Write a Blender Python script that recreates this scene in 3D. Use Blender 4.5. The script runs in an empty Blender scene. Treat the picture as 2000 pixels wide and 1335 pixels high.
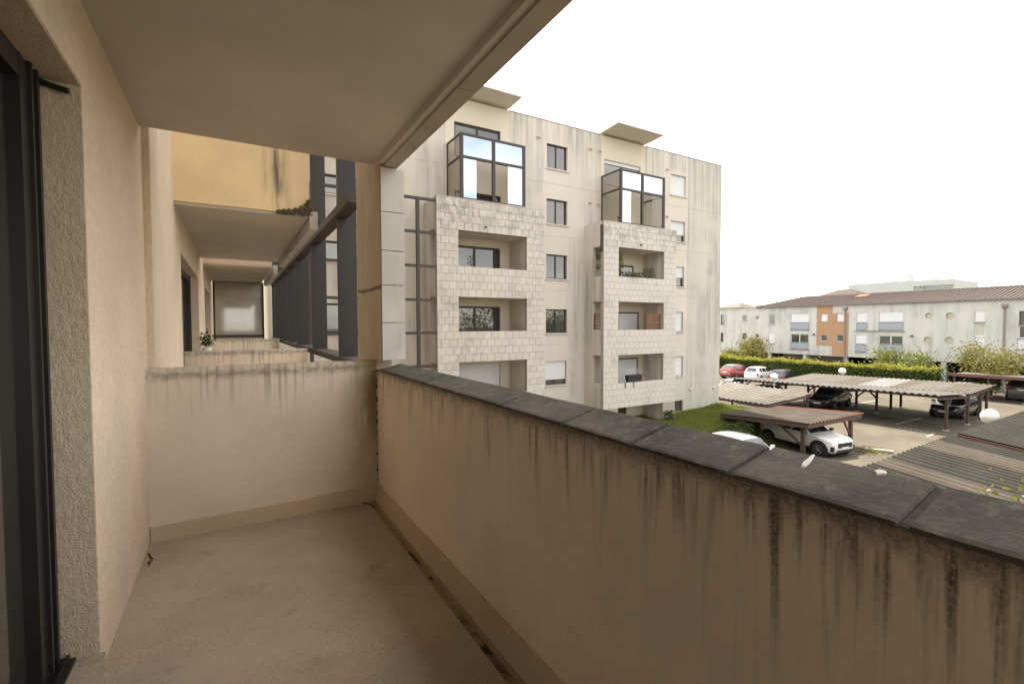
import bpy, math, random
from mathutils import Vector, Matrix, Euler
random.seed(11)
S = bpy.context.scene
C = S.collection
R = math.radians

# ---------------------------------------------------------------- camera
cam = bpy.data.cameras.new("camera")
cam.sensor_fit = 'HORIZONTAL'; cam.sensor_width = 36.0
cam.lens = 930.82 / 2000.0 * 36.0
cam.clip_start = 0.05; cam.clip_end = 3000
camo = bpy.data.objects.new("camera", cam); C.objects.link(camo)
_y, _p, _r = 0.530684, -0.035335, -0.002575
_f = Vector((math.sin(_y)*math.cos(_p), math.cos(_y)*math.cos(_p), math.sin(_p)))
_rt = Vector((math.cos(_y), -math.sin(_y), 0)); _up = _rt.cross(_f)
_r2 = _rt*math.cos(_r) + _up*math.sin(_r); _u2 = -_rt*math.sin(_r) + _up*math.cos(_r)
camo.matrix_world = Matrix(((_r2.x, _u2.x, -_f.x, 0), (_r2.y, _u2.y, -_f.y, 0), (_r2.z, _u2.z, -_f.z, 0), (0, 0, 0, 1)))
S.camera = camo

# ---------------------------------------------------------------- world, sun, exposure
SUN_AZ, SUN_EL = R(25), R(62)          # clockwise from +Y
W = bpy.data.worlds.new("World"); S.world = W; W.use_nodes = True
wn, wl = W.node_tree.nodes, W.node_tree.links
wn.clear()
sky = wn.new('ShaderNodeTexSky'); sky.sky_type = 'NISHITA'; sky.sun_disc = False
sky.sun_elevation = SUN_EL; sky.sun_rotation = SUN_AZ
sky.air_density = 1.0; sky.dust_density = 2.5; sky.ozone_density = 1.0
tc = wn.new('ShaderNodeTexCoord')
mp = wn.new('ShaderNodeMapping'); mp.inputs['Scale'].default_value = (1.0, 1.0, 2.6)
nz = wn.new('ShaderNodeTexNoise'); nz.inputs['Scale'].default_value = 2.4; nz.inputs['Detail'].default_value = 7
nz.inputs['Roughness'].default_value = .58
mr = wn.new('ShaderNodeMapRange'); mr.interpolation_type = 'SMOOTHSTEP'
mr.inputs['From Min'].default_value = .40; mr.inputs['From Max'].default_value = .66
mr.inputs['To Min'].default_value = .38; mr.inputs['To Max'].default_value = .95
mx = wn.new('ShaderNodeMix'); mx.data_type = 'RGBA'; mx.inputs['B'].default_value = (12.6, 11.9, 10.6, 1)
bg = wn.new('ShaderNodeBackground'); bg.inputs['Strength'].default_value = .12
wo = wn.new('ShaderNodeOutputWorld')
wl.new(tc.outputs['Generated'], mp.inputs['Vector']); wl.new(mp.outputs[0], nz.inputs['Vector'])
wl.new(nz.outputs['Fac'], mr.inputs['Value']); wl.new(mr.outputs[0], mx.inputs['Factor'])
wl.new(sky.outputs[0], mx.inputs['A']); wl.new(mx.outputs['Result'], bg.inputs['Color'])
wl.new(bg.outputs[0], wo.inputs[0])
sl = bpy.data.lights.new("sun", 'SUN'); sl.energy = 4.9; sl.angle = R(.5); sl.color = (1, .90, .75)
so = bpy.data.objects.new("sun", sl); C.objects.link(so)
_sd = Vector((math.sin(SUN_AZ)*math.cos(SUN_EL), math.cos(SUN_AZ)*math.cos(SUN_EL), math.sin(SUN_EL)))
so.rotation_euler = (-_sd).to_track_quat('-Z', 'Y').to_euler(); so.location = (30, 60, 90)
vs = S.view_settings
vs.view_transform = 'Standard'; vs.look = 'None'; vs.gamma = 1; vs.use_curve_mapping = False
vs.exposure = 1.45
S.render.engine = 'CYCLES'
S.cycles.max_bounces = 10; S.cycles.diffuse_bounces = 8; S.cycles.glossy_bounces = 5
S.cycles.transparent_max_bounces = 12
S.cycles.use_denoising = True

# ---------------------------------------------------------------- node helpers
class NT:
    def __init__(s, name):
        s.m = bpy.data.materials.new(name); s.m.use_nodes = True
        s.n, s.l = s.m.node_tree.nodes, s.m.node_tree.links
        s.b = s.n['Principled BSDF']; s._pos = None
    def link(s, a, b): s.l.new(a, b)
    def put(s, sock, v):
        if hasattr(v, 'links'): s.l.new(v, sock)
        elif isinstance(v, (tuple, list)) and sock.type == 'RGBA': sock.default_value = (*v[:3], 1)
        else: sock.default_value = v
    def pos(s):
        if s._pos is None: s._pos = s.n.new('ShaderNodeNewGeometry').outputs['Position']
        return s._pos
    def xyz(s):
        k = s.n.new('ShaderNodeSeparateXYZ'); s.l.new(s.pos(), k.inputs[0]); return k.outputs
    def objpos(s): return s.n.new('ShaderNodeTexCoord').outputs['Object']
    def rnd(s): return s.n.new('ShaderNodeObjectInfo').outputs['Random']
    def scale(s, v, sc):
        k = s.n.new('ShaderNodeMapping'); s.l.new(v, k.inputs[0]); k.inputs['Scale'].default_value = sc; return k.outputs[0]
    def noise(s, scale=5, detail=4, rough=.55, v=None, st=(1, 1, 1)):
        v = v or s.pos()
        if st != (1, 1, 1): v = s.scale(v, st)
        k = s.n.new('ShaderNodeTexNoise'); s.l.new(v, k.inputs['Vector'])
        k.inputs['Scale'].default_value = scale; k.inputs['Detail'].default_value = detail; k.inputs['Roughness'].default_value = rough
        return k.outputs['Fac']
    def vor(s, scale=5, feat='F1', v=None):
        k = s.n.new('ShaderNodeTexVoronoi'); k.feature = feat; s.l.new(v or s.pos(), k.inputs['Vector']); k.inputs['Scale'].default_value = scale
        return k.outputs['Distance']
    def math(s, op, a, b=0.0, clamp=False):
        k = s.n.new('ShaderNodeMath'); k.operation = op; k.use_clamp = clamp
        s.put(k.inputs[0], a); s.put(k.inputs[1], b); return k.outputs[0]
    def step(s, v, lo, hi, a=0., b=1.):
        k = s.n.new('ShaderNodeMapRange'); k.interpolation_type = 'SMOOTHSTEP'
        s.put(k.inputs['Value'], v); s.put(k.inputs['From Min'], lo); s.put(k.inputs['From Max'], hi)
        k.inputs['To Min'].default_value = a; k.inputs['To Max'].default_value = b
        return k.outputs[0]
    def mix(s, f, a, b, mode='MIX'):
        k = s.n.new('ShaderNodeMix'); k.data_type = 'RGBA'; k.blend_type = mode
        s.put(k.inputs['Factor'], f); s.put(k.inputs['A'], a); s.put(k.inputs['B'], b); return k.outputs['Result']
    def bump(s, h, strength=.3, dist=.01, prev=None):
        k = s.n.new('ShaderNodeBump'); s.put(k.inputs['Height'], h)
        k.inputs['Strength'].default_value = strength; k.inputs['Distance'].default_value = dist
        if prev is not None: s.l.new(prev, k.inputs['Normal'])
        return k.outputs[0]
    def done(s, col, rough=.8, metal=0., normal=None, spec=.4):
        s.put(s.b.inputs['Base Color'], col); s.put(s.b.inputs['Roughness'], rough); s.put(s.b.inputs['Metallic'], metal)
        s.b.inputs['Specular IOR Level'].default_value = spec
        if normal is not None: s.l.new(normal, s.b.inputs['Normal'])
        return s.m

M = {}
def simple(name, col, rough=.7, metal=0., var=.12, sc=6, spec=.4, bump=0.):
    t = NT(name); n = t.noise(sc, 4)
    dark = tuple(c*(1-var) for c in col); lite = tuple(min(1, c*(1+var)) for c in col)
    nm = t.bump(t.noise(sc*14, 3), bump, .004) if bump else None
    M[name] = t.done(t.mix(n, dark, lite), rough, metal, nm, spec); return M[name]

# rough cast plaster of the own building
def plaster(name, col, bump=.5, stain=None):
    t = NT(name)
    n1 = t.noise(1.6, 5); n2 = t.noise(60, 3, .6, st=(1, 1, .45)); n3 = t.noise(9, 4)
    c = t.mix(t.step(n1, .3, .7), tuple(k*.9 for k in col), tuple(min(1, k*1.05) for k in col))
    g_ = 1. if bump >= .5 else .3
    c = t.mix(t.step(n2, .38, .70, 0, .45*g_), c, tuple(k*.68 for k in col))
    c = t.mix(t.step(t.noise(130, 2, .7), .55, .72, 0, .35*g_), c, tuple(k*.5 for k in col))
    c = t.mix(t.step(n3, .62, .8, 0, .18), c, tuple(k*.6 for k in col))
    if stain: c = stain(t, c)
    h = t.math('ADD', n2, t.math('MULTIPLY', t.noise(150, 2), .7))
    M[name] = t.done(c, .92, 0, t.bump(h, bump, .006), .2)
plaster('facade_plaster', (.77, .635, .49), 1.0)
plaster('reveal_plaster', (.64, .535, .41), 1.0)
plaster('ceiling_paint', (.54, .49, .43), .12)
plaster('ochre_plaster', (.82, .645, .39), .25,
        lambda t, c: t.mix(t.math('MULTIPLY', t.step(t.noise(5, 4, .6, st=(1, 1, .12)), .42, .62),
                                  t.math('MULTIPLY', t.step(t.xyz()[0], .28, .40), t.math('SUBTRACT', 1., t.step(t.xyz()[0], .48, .60)))), c, (.13, .115, .10)))

def parapet_stain(t, c):
    x, y, z = t.xyz()[:3]
    d = t.math('SUBTRACT', -.335, z)
    yv = t.scale(t.pos(), (0, 1, 0))
    L = t.math('MULTIPLY', t.math('POWER', t.step(t.noise(8.5, 4, .75, v=yv), .25, .8), 2.0), .85)
    k1 = t.step(t.noise(33, 3, .6, v=t.scale(t.pos(), (0, 1, .05))), .42, .64)
    k1 = t.math('MULTIPLY', k1, t.math('SUBTRACT', 1., t.step(d, t.math('MULTIPLY', L, .1), t.math('ADD', L, .05))))
    lip = t.math('SUBTRACT', 1., t.step(d, .0, t.math('ADD', t.math('MULTIPLY', t.noise(16, 3, .6), .15), .0)))
    grain = t.step(t.noise(90, 3, .7), .3, .62)
    near = t.step(y, .2, 1.6, 1., .75)
    k1 = t.math('MULTIPLY', k1, near)
    a = t.math('MULTIPLY', t.math('MAXIMUM', k1, t.math('MULTIPLY', lip, .9)), t.math('ADD', t.math('MULTIPLY', grain, .4), .58))
    fine = t.math('MULTIPLY', t.step(t.noise(70, 2, .6, v=t.scale(t.pos(), (0, 1, .015))), .55, .75), t.math('SUBTRACT', .30, t.math('MULTIPLY', d, .3), True))
    c = t.mix(fine, c, (.40, .325, .24))
    return t.mix(a, c, (.085, .07, .052))
plaster('parapet_plaster', (.78, .67, .535), .2, parapet_stain)

def partition_stain(t, c):
    x, y, z = t.xyz()[:3]
    d = t.math('SUBTRACT', -.29, z)
    k1 = t.step(t.noise(26, 3, .65, v=t.scale(t.pos(), (1, 0, .03))), .48, .68)
    L = t.math('MULTIPLY', t.step(t.noise(5, 3, .6, v=t.scale(t.pos(), (1, 0, 0))), .3, .75), .5)
    a = t.math('MULTIPLY', k1, t.math('SUBTRACT', 1., t.step(d, 0., t.math('ADD', L, .12))))
    lip = t.math('SUBTRACT', 1., t.step(d, .01, t.math('ADD', t.math('MULTIPLY', t.noise(9, 3), .10), .03)))
    c = t.mix(t.math('MULTIPLY', a, .55), c, (.16, .145, .11))
    c = t.mix(t.math('MULTIPLY', lip, t.math('MULTIPLY', t.step(t.noise(24, 4, .7), .3, .6, .15, .8), t.step(d, -.005, .035, .45, 1.))), c, (.115, .105, .08))
    corner = t.math('MULTIPLY', t.step(x, .62, .95), t.step(t.noise(7, 4, .6, st=(1, 1, .22)), .22, .6))
    c = t.mix(t.math('MULTIPLY', corner, t.step(d, .2, 1.0, .95, .4)), c, (.19, .155, .07))
    return c
plaster('partition_plaster', (.72, .62, .515), .15, partition_stain)
def pillar_stain(t, c):
    x, y, z = t.xyz()[:3]
    k = t.step(t.noise(7, 5, .7, v=t.scale(t.pos(), (1, 1, .16))), .40, .72)
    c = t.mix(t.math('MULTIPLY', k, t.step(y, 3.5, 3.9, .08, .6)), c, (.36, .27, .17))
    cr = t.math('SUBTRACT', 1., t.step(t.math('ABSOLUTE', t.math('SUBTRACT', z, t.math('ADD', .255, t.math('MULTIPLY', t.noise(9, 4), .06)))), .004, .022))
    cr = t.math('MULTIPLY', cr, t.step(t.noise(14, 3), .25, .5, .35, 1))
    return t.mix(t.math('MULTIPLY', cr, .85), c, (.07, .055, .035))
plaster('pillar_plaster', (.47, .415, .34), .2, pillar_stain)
plaster('skirting_paint', (.54, .43, .31), .1)

# speckled balcony floor
t = NT('floor_finish')
c = t.mix(t.step(t.noise(1.3, 5), .3, .72), (.35, .278, .21), (.465, .378, .29))
c = t.mix(t.step(t.noise(4.2, 5, .65), .58, .76, 0, .5), c, (.26, .20, .145))
c = t.mix(t.step(t.noise(2.1, 6, .72), .60, .70, 0, .5), c, (.22, .17, .12))
sp = t.step(t.vor(85), .08, .34, 1, 0)
c = t.mix(t.math('MULTIPLY', sp, t.step(t.noise(3, 3), .36, .6, .25, .85)), c, (.13, .095, .07))
sp2 = t.step(t.vor(34, v=t.scale(t.pos(), (1.1, .9, 1))), .0, .10, 1, 0)
c = t.mix(t.math('MULTIPLY', sp2, .6), c, (.10, .075, .06))
M['floor_finish'] = t.done(c, .75, 0, t.bump(t.noise(120, 2), .12, .003), .3)
t = NT('gutter_dirt'); M['gutter_dirt'] = t.done(t.mix(t.step(t.noise(2.6, 5, .7), .45, .62), (.30, .225, .15), (.045, .036, .026)), .95, 0, t.bump(t.noise(60, 3), .4, .004), .2)
t = NT('corner_mould'); M['corner_mould'] = t.done(t.mix(t.step(t.noise(22, 4, .75), .46, .56), (.46, .385, .27), (.04, .034, .026)), .95)
simple('dark_dirt', (.05, .04, .03), .95, var=.5, sc=20)
simple('gutter_band', (.33, .24, .155), .8, var=.25, sc=7, bump=.15)

# coping stones
t = NT('coping_stone_grey')
c = t.mix(t.step(t.noise(3.4, 6, .65), .3, .72), (.034, .028, .024), (.125, .106, .09))
c = t.mix(t.step(t.noise(1.1, 4, .6), .45, .7, 0, .5), c, (.085, .08, .073))
c = t.mix(t.step(t.noise(22, 5, .7), .50, .74, 0, .65), c, (.20, .182, .158))
sp = t.math('MULTIPLY', t.step(t.vor(70), 0, .2, 1, 0), t.step(t.noise(6, 2), .36, .6, .15, 1))
c = t.mix(t.math('MULTIPLY', sp, .7), c, (.30, .285, .255))
c = t.mix(t.math('MULTIPLY', t.rnd(), .25), c, (.125, .113, .10))
M['coping_stone_grey'] = t.done(c, .88, 0, t.bump(t.noise(70, 4), .35, .006), .3)
simple('bird_dropping', (.78, .76, .70), .8, var=.1, sc=40)
simple('mortar', (.20, .17, .14), .95, var=.3, sc=40)
simple('joint_mortar', (.075, .066, .055), .95, var=.6, sc=35, bump=.5)
simple('pale_mortar', (.42, .39, .36), .95, var=.2, sc=30)

t = NT('cladding_stone')
c = t.mix(t.step(t.noise(2.4, 5), .3, .7), (.50, .475, .45), (.60, .575, .545))
c = t.mix(t.step(t.noise(14, 4, .6, st=(1, 1, .3)), .55, .8, 0, .4), c, (.36, .32, .27))
c = t.mix(t.math('MULTIPLY', t.rnd(), .18), c, (.42, .39, .36))
M['cladding_stone'] = t.done(c, .8, 0, t.bump(t.noise(80, 2), .08, .003), .3)
simple('soffit_stone', (.38, .325, .27), .8, var=.15, sc=5, bump=.1)

simple('brown_metal', (.019, .016, .016), .45, .0, .25, 4)
simple('dark_rail', (.06, .05, .043), .6, .0, .3, 8)
simple('door_aluminium', (.020, .018, .017), .4, .0, .25, 5)
simple('frame_brown', (.040, .028, .027), .5, .0, .2, 5)
simple('shutter_white', (0.574, 0.583, 0.609), .5, .0, .05, 5)
simple('moss_rubble', (.10, .085, .055), .98, 0, .6, 30, bump=.8)

def glass(name, col, rough=.02, spec=1.0, metal=0.):
    t = NT(name); t.b.inputs['IOR'].default_value = 1.6
    M[name] = t.done(t.mix(t.noise(.6, 2), tuple(k*.8 for k in col), col), rough, metal, t.bump(t.noise(1.1, 2), .03, .02), spec)
glass('window_glass', (.035, .038, .042), .015, 1.0)
glass('door_glass', (.05, .047, .04), .06, .9)
glass('mirror_glass', (.40, .47, .56), .01, .5, .9)
glass('pale_glass', (.45, .44, .41), .03, .9)  # plain pale pane colour, nothing modelled behind it
glass('dim_glass', (.08, .075, .07), .02, .9)
# smoky half transparent screen glass
def smoky(name, tint, fac):
    t = NT(name)
    tr = t.n.new('ShaderNodeBsdfTransparent'); tr.inputs[0].default_value = (*tint, 1)
    ms = t.n.new('ShaderNodeMixShader'); ms.inputs[0].default_value = fac
    t.done(t.mix(t.noise(2, 4), (.18, .165, .15), (.27, .25, .22)), .12, 0, None, .8)
    out = t.n['Material Output']
    t.link(tr.outputs[0], ms.inputs[1]); t.link(t.b.outputs[0], ms.inputs[2]); t.link(ms.outputs[0], out.inputs[0])
    M[name] = t.m
smoky('smoky_glass', (.93, .91, .87), .30)
t = NT('frosted_glass')
c = t.mix(t.step(t.noise(2.0, 4), .35, .7), (.34, .315, .27), (.44, .41, .355))
M['frosted_glass'] = t.done(c, .05, 0, None, 1.0); t.b.inputs['IOR'].default_value = 1.85

# apartment tower render: cream precast with grey runs
def tower_mat(name, clean, grey, k):
    t = NT(name); x, y, z = t.xyz()[:3]
    run = t.step(t.noise(2.3, 5, .65, st=(1, 1, .05)), .38, .68)
    run2 = t.step(t.noise(9, 4, .7, st=(1, 1, .035)), .45, .7)
    top = t.step(z, 6.4, 10.6, .12, 1.0)
    pat = t.step(t.noise(.35, 4, .6), .36, .66)
    a = t.math('MULTIPLY', t.math('ADD', t.math('MULTIPLY', run, .7), t.math('MULTIPLY', run2, .45)), t.math('MAXIMUM', t.math('MULTIPLY', top, .9), t.math('MULTIPLY', pat, .8)))
    def band(u0, u1): return t.math('MULTIPLY', t.step(x, u0-.25, u0+.1), t.math('SUBTRACT', 1., t.step(x, u1-.1, u1+.25)))
    shel = t.math('MULTIPLY', t.math('MAXIMUM', band(13.9, 15.45), band(23.05, 24.65)), t.math('SUBTRACT', 1., t.step(z, 9.2, 9.6)))
    a = t.math('MULTIPLY', a, t.math('SUBTRACT', 1., t.math('MULTIPLY', shel, .85)))
    c = t.mix(t.math('MULTIPLY', a, k, True), clean, grey)
    c = t.mix(t.step(t.noise(1.1, 4), .35, .75, 0, .15), c, tuple(q*.75 for q in clean))
    base = t.math('SUBTRACT', 1., t.step(z, -5.6, -3.2))
    c = t.mix(t.math('MULTIPLY', base, t.step(t.noise(1.4, 4, .6, st=(1, 1, .3)), .35, .7, .1, .6)), c, (.34, .36, .30))
    M[name] = t.done(c, .9, 0, t.bump(t.noise(40, 3), .1, .004), .25)
tower_mat('tower_render', (0.539, 0.500, 0.448), (.19, .19, .19), 1.0)
tower_mat('tower_render_stained', (0.487, 0.461, 0.413), (.16, .16, .155), 1.0)
simple('tower_cream', (0.548, 0.496, 0.413), .9, var=.06, sc=1.2)
simple('tower_soffit', (.64, .60, .54), .9, var=.1, sc=2)
simple('sill_stone', (0.479, 0.435, 0.392), .9, var=.25, sc=9)
simple('undercroft_shade', (.03, .028, .026), .9, var=.2, sc=3)  # near-black colour stands in for the deep shade under the far block
t = NT('facing_tile'); x, y, z = t.xyz()[:3]
rv = t.rnd()
c = t.mix(rv, (.485, .45, .41), (.54, .508, .467))
runs = t.step(t.noise(7, 5, .7, st=(1, 1, .35)), .47, .68)
blot = t.math('MAXIMUM', runs, t.math('MULTIPLY', t.step(t.noise(2.2, 5, .7), .42, .62), .75))
c = t.mix(t.math('MULTIPLY', blot, t.math('MAXIMUM', t.step(t.math('ADD', z, t.math('MULTIPLY', t.noise(.7, 3), 2.)), 3.9, 6.4, .10, .85), t.math('MULTIPLY', t.step(t.noise(.42, 3), .46, .66), .5))), c, (.20, .19, .185))
c = t.mix(t.math('MULTIPLY', t.step(t.noise(3.2, 4, .65), .55, .75), .3), c, (.36, .34, .31))
M['facing_tile'] = t.done(c, .85, 0, t.bump(t.noise(60, 3), .12, .003), .25)
simple('tile_mortar', (.33, .30, .265), .95, var=.2, sc=10)

# ground
t = NT('asphalt')
c = t.mix(t.step(t.noise(.35, 5, .6), .32, .7), (.066, .056, .041), (.108, .093, .070))
c = t.mix(t.step(t.noise(1.1, 6, .7), .55, .75, 0, .5), c, (.13, .114, .088))
c = t.mix(t.step(t.noise(38, 3, .7), .4, .7, 0, .4), c, (.05, .047, .042))
mo = t.math('MULTIPLY', t.step(t.noise(.22, 5, .65), .58, .72), t.step(t.noise(3.0, 4), .42, .6))
c = t.mix(t.math('MULTIPLY', mo, .6), c, (.12, .11, .04))
ck = t.math('SUBTRACT', 1., t.step(t.vor(.35, 'DISTANCE_TO_EDGE', t.scale(t.pos(), (1, .6, 1))), .0, .012))
c = t.mix(t.math('MULTIPLY', ck, .5), c, (.035, .032, .027))
c = t.mix(t.step(t.noise(.12, 3), .5, .62, 0, .35), c, (.06, .054, .044))
M['asphalt'] = t.done(c, .92, 0, t.bump(t.noise(60, 3), .3, .01), .25)
simple('open_ground', (.11, .12, .07), .95, var=.3, sc=.3)
simple('lawn_soil', (.075, .095, .026), .95, var=.4, sc=1.5)
simple('road_paint', (0.313, 0.304, 0.278), .8, var=.15, sc=5)

def leafmat(name, a, b, tr=.35):
    t = NT(name)
    c = t.mix(t.step(t.noise(1.3, 3, .6), .3, .7), a, b)
    c = t.mix(t.step(t.noise(14, 2), .35, .7, 0, .5), c, tuple(k*1.35 for k in b))
    t.done(c, .55, 0, None, .35)
    tl = t.n.new('ShaderNodeBsdfTranslucent'); t.put(tl.inputs[0], t.mix(.5, c, (b[0]*1.5, b[1]*1.5, b[2]*.6)))
    ms = t.n.new('ShaderNodeMixShader'); ms.inputs[0].default_value = tr
    t.link(t.b.outputs[0], ms.inputs[1]); t.link(tl.outputs[0], ms.inputs[2]); t.link(ms.outputs[0], t.n['Material Output'].inputs[0])
    M[name] = t.m
leafmat('hedge_shaded_leaf', (.032, .052, .010), (.07, .095, .018), .2)  # hedge sides: shade put into a darker leaf colour
leafmat('hedge_sunlit_leaf', (.14, .155, .022), (.225, .225, .042), .5)  # hedge top: sunlight put into a brighter, yellower leaf colour
leafmat('grass_blade', (.07, .095, .024), (.165, .185, .045), .45)
leafmat('shrub_leaf', (.03, .055, .016), (.06, .085, .026))
leafmat('tree_leaf_gold', (.085, .09, .022), (.16, .145, .04))
leafmat('tree_leaf_green', (.07, .095, .025), (.14, .15, .045))
leafmat('house_plant_leaf', (.045, .07, .03), (.09, .12, .05))
simple('bark', (.14, .115, .09), .95, var=.3, sc=12)
simple('carport_wood', (.075, .05, .042), .8, var=.3, sc=6)
simple('red_brown_wood', (.11, .055, .045), .8, var=.3, sc=6)

def sheet(name, col, col2, rough=.55):
    t = NT(name)
    c = t.mix(t.step(t.noise(.9, 5, .65), .3, .7), col, col2)
    c = t.mix(t.step(t.noise(18, 3, .6), .58, .78, 0, .35), c, tuple(k*.45 for k in col))
    c = t.mix(t.math('MULTIPLY', t.rnd(), .3), c, tuple(k*.7 for k in col))
    M[name] = t.done(c, .85, 0, None, .15)
sheet('sheet_rust', (0.085, 0.074, 0.060), (0.122, 0.107, 0.088))
sheet('sheet_pink', (0.110, 0.100, 0.085), (0.148, 0.137, 0.117))
sheet('sheet_white', (0.167, 0.162, 0.162), (0.202, 0.199, 0.199))
sheet('sheet_grey', (0.094, 0.090, 0.085), (0.130, 0.124, 0.116))
sheet('sheet_green', (0.024, 0.022, 0.019), (0.037, 0.034, 0.029))
sheet('sheet_red', (0.102, 0.036, 0.025), (0.136, 0.048, 0.034))
sheet('sheet_brown', (0.058, 0.048, 0.039), (0.085, 0.071, 0.060))

# far building
t = NT('far_render'); x, y, z = t.xyz()[:3]
run = t.step(t.noise(1.2, 5, .65, st=(1, 1, .18)), .36, .7)
pat = t.step(t.noise(.28, 5, .65), .34, .66)
c = t.mix(t.math('MULTIPLY', run, t.math('ADD', .15, t.math('MULTIPLY', pat, .65))), (.49, .49, .472), (.255, .262, .258))
c = t.mix(t.step(t.noise(5, 4, .6, st=(1, 1, .2)), .55, .8, 0, .3), c, (.40, .42, .39))
M['far_render'] = t.done(c, .9, 0, None, .2)
simple('orange_render', (0.348, 0.213, 0.131), .9, var=.12, sc=.8)
simple('clay_roof', (0.048, 0.037, 0.033), .9, var=.4, sc=1.5)
simple('clay_rib', (0.077, 0.057, 0.051), .9, var=.4, sc=1.5)
simple('red_tile', (.20, .085, .06), .9, var=.3, sc=6)
simple('balcony_blue_grey', (.26, .29, .33), .5, var=.1, sc=4)
simple('pipe_brown_grey', (.22, .18, .17), .6, var=.15, sc=4)
simple('pvc_white', (0.661, 0.661, 0.652), .5, var=.05, sc=4)
simple('porthole_tan', (.42, .37, .28), .5, var=.2, sc=3)
simple('far_white', (0.409, 0.418, 0.413), .9, var=.08, sc=.4)
simple('far_glazing', (.22, .25, .27), .3, var=.2, sc=1)
simple('column_grey', (0.418, 0.426, 0.452), .8, var=.1, sc=2)

def paint(name, col, rough=.22, coat=.6):
    t = NT(name); t.done(t.mix(t.noise(3, 3), tuple(k*.92 for k in col), col), rough, 0, None, .5)
    t.b.inputs['Coat Weight'].default_value = coat; t.b.inputs['Coat Roughness'].default_value = .05; M[name] = t.m
paint('paint_white', (.74, .74, .75)); paint('paint_black', (.012, .012, .014)); paint('paint_red', (.24, .022, .022))
paint('paint_grey', (.035, .038, .045)); paint('paint_dark_blue', (.018, .024, .03)); paint('paint_silver', (.40, .41, .42))
simple('rubber', (.018, .018, .018), .85, var=.2, sc=9)
simple('alloy', (.32, .32, .33), .35, .7, .1, 6)
simple('black_plastic', (.022, .022, .024), .55, var=.2, sc=9)
glass('car_glass', (.02, .024, .028), .02, 1.0)
simple('head_lamp', (.30, .32, .34), .1, .5, .3, 20, 1.0)
simple('tail_lamp', (.42, .02, .02), .2, 0, .1, 9, 1.0)
simple('plate_white', (.75, .75, .72), .5, var=.04, sc=9)
simple('lamp_globe', (0.748, 0.739, 0.696), .3, var=.02, sc=4)
simple('post_pale', (.55, .55, .54), .5, var=.08, sc=5)
simple('terracotta', (.42, .15, .07), .85, var=.15, sc=9)
simple('slat_wood', (.20, .10, .055), .8, var=.3, sc=8)

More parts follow.
